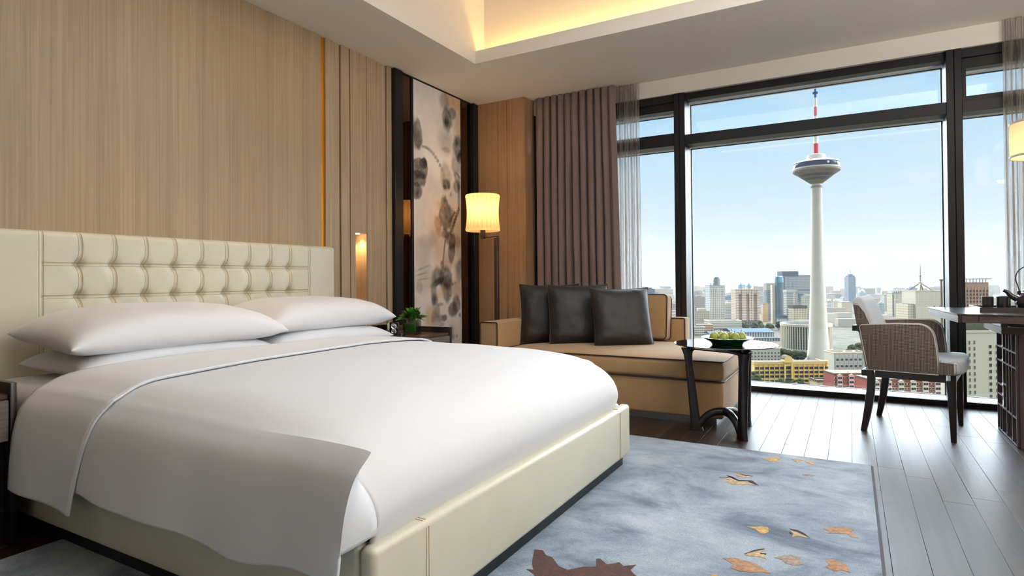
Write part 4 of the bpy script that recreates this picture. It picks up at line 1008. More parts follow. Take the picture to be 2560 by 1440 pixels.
# tweed side gussets of the backrest
for w0, w1 in ((.026, .0315), (.5685, .574)):
    gp = [(-.470, .60), (-.525, .64), (-.545, .76), (-.548, .815), (-.520, .812), (-.49, .77), (-.462, .70), (-.44, .64)]
    mk('side_gusset', MB().prism([(cx(u), z) for u, z in gp], cw(w0), cw(w1), 'y'), ch_tweed, chair, local=True)
for za, zb in ((.645, .682), (.358, .398)):
    u0 = -.555 if za > .5 else -.505
    mk('back_strap', MB().box(cx(u0), cx(u0+.022), cw(.0), cw(.60), za, zb, .004, 2).box(cx(u0+.0225), cx(u0+.06), cw(.0), cw(.012), za, zb).box(cx(u0+.0225), cx(u0+.06), cw(.588), cw(.60), za, zb), dark_wood, chair, local=True)

# ------------------------------------------------------------------ desk with lattice pedestal
desk_w = wood('desk_wood', (58, 46, 46), (86, 70, 68), (6, 70, 70), .3, .2, coat=.3)
desk_top = wood('desk_top', (48, 40, 42), (76, 64, 62), (6, 70, 70), .16, .05, coat=.6)
desk = root('desk', (4.9, 4.75, 0), 0, 'dark writing desk with a glossy top and an open lattice pedestal by the window', 'desk')
DZ = .778
mk('desktop', MB().prism([(4.062, 4.33), (6.1, 4.33), (6.1, 5.22), (4.002, 5.22)], DZ-.010, DZ, 'z', .002, 1), desk_top, desk)
dk = MB().prism([(4.066, 4.334), (4.075, 4.334), (4.015, 5.216), (4.006, 5.216)], DZ-.052, DZ-.0105)
dk.box(4.166, 6.1, 4.334, 4.35, DZ-.052, DZ-.0105).box(4.03, 6.1, 5.20, 5.216, DZ-.052, DZ-.0105).prism([(4.085, 4.355), (6.09, 4.355), (6.09, 5.19), (4.03, 5.19)], DZ-.045, DZ-.011)
mk('edge_band', dk, desk_w, desk)
mk('edge_band', MB().box(4.083, 4.162, 4.333, 4.35, DZ-.052, DZ-.0105, .001, 1), desk_w, desk, label='short grained edge piece at the near corner')
mk('corner_block', MB().lathe([(0, DZ-.0525), (.010, DZ-.0525), (.010, DZ-.0108), (0, DZ-.0108)], 4.0755, 4.3435, 12), plinth_m, desk)
ped = MB().box(4.285, 6.0, 4.45, 4.475, .655, .698, .002, 1).box(4.285, 6.0, 4.96, 4.985, .655, .698, .002, 1).box(4.285, 4.34, 4.4755, 4.9595, .655, .698, .002, 1).box(4.80, 4.85, 4.4755, 4.9595, .655, .698).box(5.9, 5.95, 4.4755, 4.9595, .655, .698)
mk('pedestal_rail', ped, desk_w, desk)
for yv in (4.452, 4.953): mk('riser', MB().box(4.285, 4.315, yv, yv+.03, .6985, DZ-.053), desk_w, desk)
mk('riser', MB().box(5.6, 5.63, 4.452, 4.482, .6985, DZ-.053), desk_w, desk)
lat = wood('lattice_wood', (56, 46, 48), (80, 68, 68), (40, 40, 4), .35, .1)
def slat(*a): mk('slat', MB().box(*a, .001, 1), lat, desk)
LX0, LX1, LY0, LY1 = 4.350, 4.362, 4.46, 4.985
DP = .026                                                     # depth of the slats across the panel
zt = .654
# left lattice panel: uprights of different height, short cross slats between them
ups = [(4.462, 0, zt), (4.572, .0, zt), (4.640, .17, zt), (4.715, 0, zt), (4.80, .17, zt), (4.845, 0, .17), (4.90, .0, .17), (4.975, 0, zt)]
for yv, z0, z1 in ups: slat(4.350-.0, 4.350+DP, yv-.006, yv+.006, z0+.001, z1)
ys_full = [4.462, 4.572, 4.640, 4.715, 4.80, 4.975]
def cross(z, ya, yb):
    P = sorted([u[0] for u in ups if u[1] <= z-.005 <= u[2]+.01 and ya-.001 <= u[0] <= yb+.001])
    for a, b_ in zip(P, P[1:]): slat(4.351, 4.350+DP-.001, a+.0065, b_-.0065, z-.005, z+.005)
for z, a, b_ in ((.545, 4.46, 4.98), (.455, 4.46, 4.98), (.32, 4.715, 4.80), (.30, 4.80, 4.975), (.165, 4.46, 4.98), (.008, 4.46, 4.98), (.235, 4.80, 4.975)): cross(z, a, b_)
# near lattice panel along the front
upx = [(4.352, 0, zt), (4.47, .0, zt), (4.56, .0, zt), (4.70, 0, zt), (4.82, 0, zt)]
for xv, z0, z1 in upx[1:]: slat(xv-.006, xv+.006, 4.460, 4.460+DP, z0+.001, z1)
slat(4.363, 4.377+.012, 4.449, 4.4755, .0, zt)
for i_, z in enumerate((.008, .10, .19, .26, .335, .40, .46, .50, .565, .60)):
    for (a, b_) in zip([4.389]+[q[0]+.0065 for q in upx[1:-1]], [q[0]-.0065 for q in upx[1:]]):
        if (i_*7+int(a*10)) % 3 != 1 or i_ == 0: slat(a+.0005, b_, 4.461, 4.460+DP-.001, z-.005, z+.005)
# right pedestal foot, out of the picture
mk('pedestal_side', MB().box(5.88, 5.92, 4.46, 4.98, 0, .654), desk_w, desk)

# tea things
teaw = simple('tea_tray_wood', (58, 50, 54), .3, coat=.3)
tray_o = root('tea_tray', (4.50, 4.72, DZ), 0, 'dark wooden tea tray with low sides on the desk', 'tray')
mk('tray_base', MB().box(4.208, 4.80, 4.555, 4.92, DZ+.0005, DZ+.012, .001, 1), teaw, tray_o)
mk('tray_side', MB().box(4.20, 4.2075, 4.545, 4.93, DZ+.0005, DZ+.030).box(4.8005, 4.808, 4.545, 4.93, DZ+.0005, DZ+.030), teaw, tray_o)
mk('tray_side', MB().box(4.208, 4.80, 4.545, 4.5545, DZ+.0005, DZ+.030).box(4.208, 4.80, 4.9205, 4.93, DZ+.0005, DZ+.030), teaw, tray_o)
iron = simple('black_stoneware', (34, 30, 32), .3, coat=.25, var=.15, vscale=40)
cz = DZ+.0125
def cup(x, y, lab):
    H = .080; r = .031
    o = mk('tea_cup', MB().lathe([(0, cz), (r*.86, cz), (r*.96, cz+.008), (r, cz+.035), (r, cz+H), (r-.003, cz+H), (r-.004, cz+.012), (0, cz+.009)], x, y, 32), iron)
    setp(o, lab, 'cup', 'tea cups on the tray')
cup(4.262, 4.70, 'black tea cup nearest the end of the tray')
cup(4.338, 4.715, 'black tea cup between the first cup and the teapot')
cup(4.372, 4.85, 'black tea cup standing behind the others beside the teapot spout')
pot = root('teapot', (4.478, 4.70, cz), 0, 'black iron teapot with a thin hoop handle on the tea tray', 'teapot')
mk('body', MB().lathe([(0, 0), (.060, 0), (.075, .012), (.082, .04), (.078, .07), (.060, .098), (.042, .108), (.040, .112)], seg=40), iron, pot, local=True)
mk('lid', MB().lathe([(.046, .1125), (.048, .117), (.035, .128), (.010, .133), (.008, .140), (.013, .146), (.010, .153), (0, .155)], seg=32), iron, pot, local=True)
mk('spout', MB().tube(spline([(-.070, 0, .065), (-.098, 0, .083), (-.118, 0, .108), (-.138, 0, .120)], 5), .014, 12, radii=[.019-.010*i/15 for i in range(16)]), iron, pot, local=True)
mk('handle', MB().tube(spline([(-.060, 0, .112), (-.068, 0, .15), (-.078, 0, .19), (-.066, 0, .235), (-.03, 0, .265), (0, 0, .272), (.03, 0, .265), (.066, 0, .235), (.078, 0, .19), (.068, 0, .15), (.060, 0, .112)], 4), .0032, 8), plinth_m, pot, local=True)
mk('handle_lug', MB().box(-.072, -.054, -.008, .008, .092, .116, .003, 1).box(.054, .072, -.008, .008, .092, .116, .003, 1), iron, pot, local=True)

# second lamp, by the right hand curtain
fl2 = root('floor_lamp', (4.78, 5.30, 0), 0, 'lamp with a plain lit cream drum shade behind the desk, cut by the picture edge', 'lamp')
shm2 = shade_mat('lit_linen_shade', (236, 214, 184), .12)
LX2, LY2, S0, S1, SR = 4.665, 5.22, 1.80, 2.035, .185
mk('shade', MB().lathe([(SR-.004, S0), (SR, S0), (SR+.002, (S0+S1)/2), (SR, S1), (SR-.004, S1)], LX2, LY2, 64), shm2, fl2, label='lit cream drum shade')
mk('shade_rim', MB().lathe([(SR+.0005, S0-.002), (SR+.004, S0-.002), (SR+.004, S0+.012), (SR+.0005, S0+.012)], LX2, LY2, 64).lathe([(SR+.0005, S1-.012), (SR+.004, S1-.012), (SR+.004, S1+.002), (SR+.0005, S1+.002)], LX2, LY2, 64), cream, fl2)
mk('arm', MB().box(LX2-.10, 5.10, LY2-.02, LY2+.02, S1+.014, S1+.04, .002, 1), lamp_wood, fl2)
mk('stem', MB().tube([(LX2, LY2, S1-.08), (LX2, LY2, S1+.0135)], .008, 8), lamp_wood, fl2)
mk('pole', MB().box(5.08, 5.12, LY2-.02, LY2+.02, .02, S1+.0135, .003, 1), lamp_wood, fl2)
mk('base', MB().box(4.97, 5.23, LY2-.0, LY2+.26, 0, .02, .004, 2).box(5.08, 5.12, LY2-.02, LY2+.02, .0, .02), lamp_wood, fl2)
mk('bulb', MB().lathe([(0, 1.86), (.03, 1.88), (.03, 1.93), (0, 1.955)], LX2, LY2, 14), emit('bulb_b', (1, .72, .40), 10), fl2, label='glowing bulb')
light('lamp_light', 'POINT', (LX2, LY2, 1.84), 2.2, WARM, shadow_soft_size=.05)

# ------------------------------------------------------------------ curtains
drape_m = weave('brown_drape', (122, 103, 95), (138, 118, 108), 500, .75, .2, .3)
def drape(x0, x1, y, z0, z1, n, amp, seed, spread=0.0):
    rows = []; cols = n*14
    for i in range(25):
        t = i/24; z = z1-(z1-z0)*t; r = []
        for j in range(cols+1):
            s = j/cols; ph = 2*PI*n*s
            w = 1+.35*noise.noise(Vector((s*n*.5+seed, t*1.1, seed)))
            a = amp*(.55+.45*min(1, t*3))*w
            xx = x0+(x1-x0)*s+spread*t*s+.018*math.sin(ph*2+seed)*(.5+.5*t)+.012*noise.noise(Vector((s*9, t*2, seed+4)))*t
            yy = y+a*math.copysign(abs(math.sin(ph+.7*math.sin(s*13+seed)))**.8, math.sin(ph+.7*math.sin(s*13+seed)))+.006*noise.noise(Vector((s*20, t*4, seed)))
            r.append((xx, yy, z))
        rows.append(r)
    return MB().grid(rows)
cur = mk('curtain', drape(.665, 1.535, 5.535, .012, CZ-.004, 11, .036, 2.0, .055), drape_m, angle=80, label='long brown pleated curtain left of the window, behind the daybed', cat='curtain')
sol = cur.modifiers.new('thick', 'SOLIDIFY'); sol.thickness = .004
cur2 = mk('curtain', drape(5.06, 5.80, 5.535, .012, CZ-.004, 11, .036, 5.0), drape_m, angle=80, label='long brown pleated curtain at the right hand end of the window', cat='curtain')
sol = cur2.modifiers.new('thick', 'SOLIDIFY'); sol.thickness = .004
sheer_m, nt, b, o_ = new_mat('grey_sheer'); nt.nodes.remove(b)
v = coords(nt, (70, 70, 2.0)); ns = noise_node(nt, v, 1, 4, .7, 1.2)
rc = ramp(nt, ns, [(.38, (.30, .30, .30, 1)), (.62, (.80, .80, .80, 1))])
tr_ = N(nt, 'BsdfTransparent'); tl_ = N(nt, 'BsdfTranslucent'); tl_.inputs[0].default_value = lin(176, 168, 160); di_ = N(nt, 'BsdfDiffuse'); di_.inputs[0].default_value = lin(150, 142, 132)
m1_ = N(nt, 'MixShader'); m1_.inputs[0].default_value = .5; nt.links.new(tl_.outputs[0], m1_.inputs[1]); nt.links.new(di_.outputs[0], m1_.inputs[2])
m2_ = N(nt, 'MixShader'); nt.links.new(rc, m2_.inputs[0]); nt.links.new(tr_.outputs[0], m2_.inputs[1]); nt.links.new(m1_.outputs[0], m2_.inputs[2]); nt.links.new(m2_.outputs[0], o_.inputs[0])
mk('sheer_curtain', drape(1.545, 1.770, 5.585, .012, CZ-.004, 4, .018, 3.0, .012), sheer_m, angle=80, label='thin grey sheer curtain gathered beside the brown drape', cat='curtain')
mk('sheer_curtain', drape(4.515, 5.05, 5.585, .012, CZ-.004, 9, .018, 6.0), sheer_m, angle=80, label='thin grey sheer curtain behind the drum shade lamp', cat='curtain')

# warm ceiling downlights over the head of the bed (above the picture)
for yv in (1.72, 2.62):
    d = root('downlight', (.42, yv, CZ-.003), 0, 'small round recessed ceiling downlight over the '+('near' if yv < 2 else 'far')+' pillow stack', 'light', 'downlights over the headboard')
    mk('trim_ring', MB().lathe([(.030, 0), (.045, 0), (.045, .0028), (.030, .0028)], seg=24), chrome, d, local=True)
    mk('lens', MB().lathe([(0, .001), (.0295, .001), (.0295, .0028), (0, .0028)], seg=24), emit('downlight_lens', (1, .7, .42), 6), d, local=True)
    s_ = light('downlight_beam', 'SPOT', (.42, yv, CZ-.012), 20, (1, .66, .36), spot_size=math.radians(50), spot_blend=.8, shadow_soft_size=.03)
# ------------------------------------------------------------------ the city, seen from about ninety metres up
GZ = -92.0
RZ = math.radians(29.6)
KC = .95                                     # scales city wall colours to balance the strong daylight
def dl(r, g, b): c = lin(r, g, b); return (c[0]*KC*1.04, c[1]*KC*.95, c[2]*KC*.83, 1)  # red raised and blue cut to offset the bluish daylight
_fac = {}
def fac(wall, win, fx=4, fz=3.5, wx=.5, wz=.5):
    key = (wall, win, fx, fz, wx, wz)
    if key not in _fac:
        m = facade('facade', wall, win, fx, fz, wx, wz)
        mx = [n for n in m.node_tree.nodes if n.type == 'MIX_RGB' and n.name != 'roof_mix'][0]
        mx.inputs[1].default_value = dl(*wall); mx.inputs[2].default_value = dl(*win); _fac[key] = m
    return _fac[key]
_pl = {}
def pla(rgb, rough=.7):
    if rgb not in _pl:
        m, nt, b, o = new_mat('city_paint'); b.inputs['Base Color'].default_value = dl(*rgb); b.inputs['Roughness'].default_value = rough; b.inputs['Specular IOR Level'].default_value = .2; _pl[rgb] = m
    return _pl[rgb]
KG = .20                                     # dims ground and roof colours to offset strong light from above
def dg_(r, g, b): c = lin(r, g, b); return (c[0]*KG*1.08, c[1]*KG*.94, c[2]*KG*.66, 1)
def dim_roof(rgb): 
    m, nt, b, o = new_mat('dimmed_roof'); b.inputs['Base Color'].default_value = dg_(*rgb); b.inputs['Roughness'].default_value = .85; return m
gm, nt, b, o_ = new_mat('city_ground'); v = coords(nt, (1, 1, 1))
n_ = noise_node(nt, v, .012, 8, .7)
nt.links.new(ramp(nt, n_, [(.35, dg_(88, 104, 72)), (.46, dg_(120, 122, 100)), (.55, dg_(168, 158, 146)), (.66, dg_(150, 128, 112)), (.8, dg_(190, 184, 176))]), b.inputs['Base Color']); b.inputs['Roughness'].default_value = .95
mk('ground', MB().box(-3500, 3500, 30, 6500, GZ-2, GZ), gm, kind='structure', smooth=False)
DECK = dim_roof((150, 146, 140))  # roof cover dimmed so the brightly lit tops do not glare
def patch(name, px, py, w, d, rgb, label, h=.3, rz=RZ, cat='ground'):
    m, nt, b, o_ = new_mat('patch'); v = coords(nt); n_ = noise_node(nt, v, .09, 6, .7)
    c = dg_(*rgb); nt.links.new(ramp(nt, n_, [(.3, tuple(q*.6 for q in c[:3])+(1,)), (.7, tuple(q*1.35 for q in c[:3])+(1,))]), b.inputs['Base Color']); b.inputs['Roughness'].default_value = .95
    M = Matrix.Translation((px, py, GZ)) @ Matrix.Rotation(rz, 4, 'Z')
    mb = MB(); nx = 14
    mb.grid([[M @ Vector(((j/nx-.5)*w, (i/nx-.5)*d, .2+h*(.5+.5*noise.noise(Vector((i*.4, j*.4, px))))*min(1, 4*min(i, nx-i)/nx, 4*min(j, nx-j)/nx))) for j in range(nx+1)] for i in range(nx+1)])
    o = mk(name, mb, m, label=label, cat=cat); return o
patch('bare_soil', -84, 893, 116, 50, (172, 134, 102), 'bare brown earth of a building site before the blue shed roofs', 5)
patch('grass_field', 60, 870, 110, 170, (120, 132, 84), 'green open field beside the drum shaped building', .6)
patch('road', -172, 1170, 26, 210, (150, 148, 142), 'pale road running between the towers', .3, math.radians(8))
def B(name, x, y, w, ztop, mat, label, d=None, rz=RZ, extra=None, cat='building', group=None):
    """a block on the ground: facade centre x,y, width w, depth d, top at ztop"""
    d = d or w*.7
    r = root(name, (x, y, GZ), rz, label, cat, group); h = ztop-GZ
    mk('walls', MB().box(-w/2, w/2, 0, d, 0, h), mat, r, local=True, smooth=False)
    if mat.name.startswith('city_paint'): mk('roof_deck', MB().box(-w/2, w/2, 0, d, h, h+.25), DECK, r, local=True, smooth=False)
    if extra: extra(r, w, d, h)
    return r
def roofbox(rgb=(140, 138, 136), fx=.5, h_=4, off=0):
    def f(r, w, d, h): mk('roof_house', MB().box(-w*fx/2+off*w, w*fx/2+off*w, d*.2, d*.7, h+.01, h+h_), pla(rgb), r, local=True, smooth=False); parap(r, w, d, h)
    return f
def parap(r, w, d, h, rgb=(170, 168, 164), t=.6, ph=1.2):
    mk('parapet', MB().box(-w/2-.2, w/2+.2, -.2, t, h+.01, h+ph).box(-w/2-.2, w/2+.2, d-t, d+.2, h+.01, h+ph).box(-w/2-.2, -w/2+t, t, d-t, h+.01, h+ph).box(w/2-t, w/2+.2, t, d-t, h+.01, h+ph), pla(rgb), r, local=True, smooth=False)
GR = (128, 134, 140)
# --- left of the television tower
B('tower_block', -436.5, 1475.4, 27.2, -26.5, fac((108, 118, 134), (84, 94, 112)), 'dark slab tower standing alone in the left window pane', extra=roofbox((100, 110, 125)))
B('tower_block', -397, 1498, 40, -64, fac((176, 170, 168), (140, 140, 146)), 'low pale block behind the daybed cushions', extra=roofbox())
B('tower_block', -304.9, 1435.3, 26.3, -44.3, fac((178, 166, 164), (150, 140, 142), 3, 3.2), 'pinkish grey apartment block at the left edge of the middle pane', extra=roofbox((176, 150, 146), .4))
B('tower_block', -232, 1040, 12, -49, fac((196, 194, 188), (120, 126, 136), 40, 3.2, .95, .5), 'striped grey block nearest the left mullion', extra=roofbox())
B('tower_block', -245, 1182.9, 26, -64, fac((206, 198, 182), (150, 144, 138), 3.5, 3.5), 'cream low block before the pinkish apartment block', extra=roofbox((210, 202, 190), .6, 6))
def crown3(r, w, d, h):
    parap(r, w, d, h)
    mk('crown', MB().lathe([(w*.23, h), (w*.23, h+13), (w*.20, h+13), (w*.20, h+16), (w*.14, h+16), (w*.14, h+18), (0, h+18)], w*.10, d*.4, 24), fac((150, 156, 166), (120, 128, 140), 3, 3.5, .4, .6), r, local=True)
    mk('antenna', MB().tube([(w*.1, d*.4, h+18), (w*.1, d*.4, h+25)], .25, 5), pla(GR), r, local=True)
    f = MB()
    for i in range(8): f.box(-w*.46+i*w*.122, -w*.46+i*w*.122+.9, -.8, -.02, 4, h-6)
    mk('fins', f, pla((226, 226, 222)), r, local=True, smooth=False)
    s = MB()
    for i in range(2):
        x = -w*.42+i*w*.17; s.bar((x, .2, h+1.3), (x, .2, h+6), .5).bar((x-1.6, .2, h+4.6), (x+1.6, .2, h+4.6), .5).bar((x-1.3, .2, h+2.6), (x+1.3, .2, h+2.6), .4).bar((x-1.2, .2, h+1.4), (x-.2, .2, h+3), .4).bar((x+1.2, .2, h+1.4), (x+.2, .2, h+3), .4)
    mk('roof_sign', s, pla((96, 100, 110)), r, local=True, smooth=False)
B('office_tower', -229.7, 1247.6, 30.6, -15.6, fac((206, 208, 206), (128, 140, 150), 3.1, 3.6, .7, .55), 'grey office tower with a round drum crown and white fins', d=26, extra=crown3)
def bands(n, rgb, z0=2.4, st=3.8, hh=1.6):
    def f(r, w, d, h):
        m = MB()
        for i in range(n): m.box(-w/2-.25, w/2+.25, -.3, -.02, z0+i*st, z0+i*st+hh)
        mk('floor_bands', m, pla(rgb), r, local=True, smooth=False); parap(r, w, d, h, rgb)
    return f
B('podium', -192, 1120, 58, -77, fac((196, 190, 180), (120, 118, 112), 3, 4, .8, .5), 'long low podium with white floor bands below the drum crowned tower', d=30, extra=bands(3, (222, 218, 210), 3, 4.4, 2))
B('tower_block', -227.3, 1364.5, 19, -58.2, fac((214, 210, 202), (122, 128, 138), 40, 3.4, .97, .5), 'white striped block between the drum crowned and blue roofed towers', extra=roofbox((206, 196, 190), .6, 5))
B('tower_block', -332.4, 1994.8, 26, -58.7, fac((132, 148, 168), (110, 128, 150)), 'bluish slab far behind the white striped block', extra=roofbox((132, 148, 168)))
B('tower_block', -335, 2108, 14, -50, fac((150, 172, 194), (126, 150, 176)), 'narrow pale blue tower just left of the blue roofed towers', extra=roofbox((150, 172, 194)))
blue_roof = (lambda m: m)(pla((52, 110, 168)))
def twin(r, w, d, h):
    cols = MB(); brown = MB()
    for i, (u, ww) in enumerate(((-.44, .10), (-.2, .09), (-.11, .09), (.10, .08), (.2, .08), (.44, .10))): cols.box(u*w-ww*w/2, u*w+ww*w/2, -1.6, -.02, 12, h-1)
    for u in (-.32, .0, .32): brown.box(u*w-w*.045, u*w+w*.045, -.8, -.02, 12, h-8)
    mk('bays', cols, fac((236, 222, 206), (176, 150, 136), 60, 3.1, .97, .45), r, local=True, smooth=False); mk('brown_bays', brown, fac((170, 136, 116), (120, 96, 84), 60, 3.1, .97, .5), r, local=True, smooth=False)
    mk('dark_podium', MB().box(-w*.1, w*.52, -3, -1.7, 0, 11).box(-w*.1, w*.52, -1.65, -.02, 0, 11), fac((120, 120, 116), (76, 78, 78), 4, 11, .6, .9), r, local=True, smooth=False)
    for u in (-.19, .15):
        mk('turret', MB().lathe([(w*.125, h), (w*.125, h+4.5), (0, h+4.5)], u*w, d*.4, 8).box(u*w-w*.16, u*w+w*.16, d*.4-5, d*.4+5, h, h+1.5), pla((232, 220, 204)), r, local=True, smooth=False)
        mk('turret_roof', MB().lathe([(0, h+4.5), (w*.15, h+4.5), (w*.075, h+7.2), (w*.02, h+10), (0, h+13.5)], u*w, d*.4, 8), blue_roof, r, local=True, smooth=False, label='blue pointed turret roof')
    parap(r, w, d, h, (232, 222, 208))
B('apartment_tower', -164.9, 1192.5, 44.3, -21.7, fac((226, 208, 190), (160, 132, 118), 5, 3.1, .6, .5), 'cream and brown apartment tower with two blue turret roofs', d=24, extra=twin)
B('tower_block', -231, 1937, 14, -57.5, fac((186, 190, 194), (160, 166, 172)), 'faint grey tower just right of the blue roofed towers', extra=roofbox((190, 192, 196)))
B('tower_block', -151.7, 1349.9, 12, -56.5, fac((214, 180, 140), (196, 160, 122), 6, 6, .3, .3), 'orange cream slab left of the dark glass towers', extra=roofbox((180, 150, 124), .7, 5))
def capband(rgb, hh, topd=0):
    def f(r, w, d, h): mk('top_band', MB().box(-w/2-.5, w/2+.5, -.5, d+.5, h-hh, h+.5), fac(rgb, tuple(int(c*.85) for c in rgb), 3, 30, .4, .9), r, local=True, smooth=False); parap(r, w, d, h+.5, rgb)
    return f
B('office_tower', -145.2, 1387.6, 18.5, -13.3, fac((132, 142, 146), (98, 112, 122), 3.2, 50, .6, .98), 'grey green tower with a beige top band, left of the round glass tower', extra=capband((170, 168, 156), 13))
def roundtop(r, w, d, h):
    mk('glass_drum', MB().lathe([(w*.55, 0), (w*.55, h-4), (w*.5, h-1), (w*.4, h), (0, h)], 0, w*.45, 28), fac((92, 112, 122), (74, 96, 110), 2.6, 3.6, .55, .7), r, local=True)
    mk('glass_cap', MB().lathe([(w*.555, h-12), (w*.555, h-3.5), (w*.505, h-.5), (w*.40, h+.4), (0, h+.5)], 0, w*.45, 28), pla((120, 168, 196), .3), r, local=True)
    mk('side_wing', MB().box(-w*.9, -w*.56, w*.3, w*.9, 0, h-17), fac((206, 202, 194), (150, 146, 142), 60, 3.4, .9, .45), r, local=True, smooth=False)
B('glass_tower', -117.2, 1299.8, 16.5, 2.7, fac((92, 112, 122), (74, 96, 110)), 'round teal glass tower with a light blue cap', d=10, extra=roundtop)
B('office_tower', -110.4, 1430.0, 34.0, 12.3, fac((168, 170, 176), (106, 116, 130), 2.8, 3.6, .55, .62), 'tallest grey tower with a dark top band, behind the round glass tower', extra=capband((92, 100, 114), 9))
B('office_tower', -87.7, 1500.5, 30.8, 4.4, fac((176, 174, 176), (112, 120, 134), 2.4, 3.6, .5, .62), 'grey grid tower directly left of the television tower shaft', extra=bands(1, (120, 124, 134), 62, 4, 4))
B('office_tower', -96.0, 1266.2, 18.5, -25.2, fac((200, 198, 192), (120, 128, 136), 60, 3.4, .95, .5), 'pale striped block at the foot of the tallest grey tower', extra=capband((206, 200, 192), 3))
def drum11(r, w, d, h): mk('curved_front', MB().lathe([(w*.42, h*.72), (w*.44, h-1), (w*.44, h), (0, h)], 0, w*.3, 24), fac((126, 148, 156), (100, 126, 138), 60, 3.5, .95, .5), r, local=True)
B('office_tower', -83.6, 1353.8, 22.9, -33, fac((184, 180, 172), (134, 138, 142), 3, 3.5), 'block with a curved blue green top beside the pale striped block', extra=drum11)
B('office_tower', -62, 1262, 22.5, -36.8, fac((206, 200, 188), (140, 136, 132), 2.6, 3.4, .5, .6), 'cream grid block half hidden by the television tower shaft', extra=roofbox((196, 190, 180)))
B('office_block', -72.7, 1141.7, 24, -49.6, fac((220, 208, 186), (140, 130, 118), 2.8, 3.4, .5, .55), 'cream office block with a dark roof edge before the grey towers', d=18, extra=capband((92, 90, 86), 3))
B('market_hall', -64, 1105, 36, -82, fac((190, 160, 146), (150, 124, 114), 6, 6, .5, .4), 'low reddish hall in front of the cream office block', d=16, extra=parap)
B('sign_hall', -104, 1188, 15, -70, fac((170, 186, 198), (140, 160, 178), 20, 20, .3, .3), 'low block with a pale blue board under the striped block', d=10, extra=capband((96, 96, 120), 4))
# blue shed roofs
def shed(name, x, y, w, d, hw, hr, rgb, wall, label):
    r = root(name, (x, y, GZ), RZ, label, 'shed')
    mk('walls', MB().box(-w/2, w/2, 0, d, 0, hw), fac(wall, (110, 120, 140), 4, 20, .5, .4), r, local=True, smooth=False)
    m = MB(); n = 12
    for i in range(n):
        a, b_ = -w/2-1+(w+2)*i/n, -w/2-1+(w+2)*(i+1)/n-.25
        m.prism([(-1, hw), (d/2, hw+hr), (d+1, hw), (d+1, hw+.4), (d/2, hw+hr+.4), (-1, hw+.4)], a, b_, 'x')
    mk('roof', m, dim_roof(rgb), r, local=True, smooth=False)
    return r
shed('shed', -128, 985, 64, 46, 8, 4.5, (108, 158, 212), (206, 208, 214), 'large blue roofed shed beyond the bare earth')
shed('shed', -174, 958, 26, 30, 6, 3, (100, 152, 206), (190, 190, 190), 'small blue roofed shed left of the large blue one')
shed('shed', -106, 940, 74, 7, 4, 1.2, (140, 168, 204), (196, 204, 214), 'long pale blue site hut row before the large shed')
B('brick_rows', -235, 1055, 70, -81, fac((176, 126, 112), (150, 104, 94), 4, 4), 'low red brick rows at the left end of the podium', d=30, extra=bands(2, (206, 190, 178), 3, 4.2, 1.6))
B('low_flats', -225, 985, 52, -80, fac((202, 192, 178), (110, 110, 112), 3.2, 3.4, .6, .5), 'low cream flats behind the pears', d=16, extra=bands(3, (214, 206, 194), 1.2, 3.6, 1.4))

# the drum shaped building
def cyl(r, w, d, h):
    R = w/2; m = MB()
    for k in range(64):
        a = 2*PI*k/64; M = Matrix.Translation((R*math.cos(a), R+R*math.sin(a), 0)) @ Matrix.Rotation(a, 4, 'Z')
        m.box(-.1, 1.1, -.55, .55, 3, h-3, 0, 2, M)
    mk('fins', m, pla((214, 208, 194)), r, local=True, smooth=False)
    mk('rim', MB().lathe([(R, h-3), (R+1.3, h-3), (R+1.3, h), (R-2, h), (R-2, h-1)], 0, R, 64).lathe([(R, 0), (R+1.3, 0), (R+1.3, 3), (R, 3)], 0, R, 64), pla((206, 200, 188)), r, local=True)
    mk('roof_dome', MB().lathe([(R-2, h-.8), (R*.7, h+2), (R*.4, h+3.6), (0, h+4.2)], 0, R, 48), dim_roof((120, 116, 108)), r, local=True)
r_ = root('drum_building', (-32.4, 823.2, GZ), RZ, 'round drum shaped building with pale vertical fins behind the television tower', 'building')
mk('walls', MB().lathe([(28.6, 0), (28.6, 33), (0, 33)], 0, 29, 64), fac((104, 100, 92), (74, 76, 76), 50, 3.4, .99, .6), r_, local=True)
cyl(r_, 58, 58, 34)

# television tower
tv = root('television_tower', (-27.3, 726.5, GZ), 0, 'tall white concrete television tower with a cone shaped pod and red and white mast', 'tower')
conc = simple('tower_concrete', (216, 202, 182), .7, var=.04, vscale=.15)
ppm = 646/1490.34
prof_t = [(27.5, 0), (27, 3), (25.0, 12), (22.6, 27), (20.5, 45), (18.6, 65), (16.8, 90), (15.2, 115), (13.9, 140), (12.9, 165), (12.2, 185), (11.9, 194)]
mk('shaft', MB().lathe([(r*ppm, z) for r, z in prof_t], seg=40), conc, tv, local=True)
mk('collar', MB().lathe([(11.9*ppm, 190), (13.6*ppm, 190), (13.6*ppm, 192.2), (12*ppm, 192.2)], seg=32), pla((170, 168, 166)), tv, local=True)
z0 = 194
mk('pod_cone', MB().lathe([(5.3, z0), (5.9, z0+.5), (23.2, z0+13.2), (23.6, z0+14.5), (22.6, z0+15.8)], seg=64), pla((138, 134, 130)), tv, local=True, angle=25)
for dz, rr in ((5.2, 12.4), (8.6, 17.0)): mk('pod_window_band', MB().lathe([(rr-1.7, z0+dz-1.2), (rr+.1, z0+dz+.05), (rr+1.45, z0+dz+1.05), (rr+.2, z0+dz+1.1)], seg=64), pla((92, 98, 110), .3), tv, local=True)
mk('pod_rim', MB().lathe([(22.0, z0+15.6), (23.4, z0+15.6), (23.4, z0+17.2), (21.4, z0+17.2)], seg=64), pla((208, 204, 198)), tv, local=True)
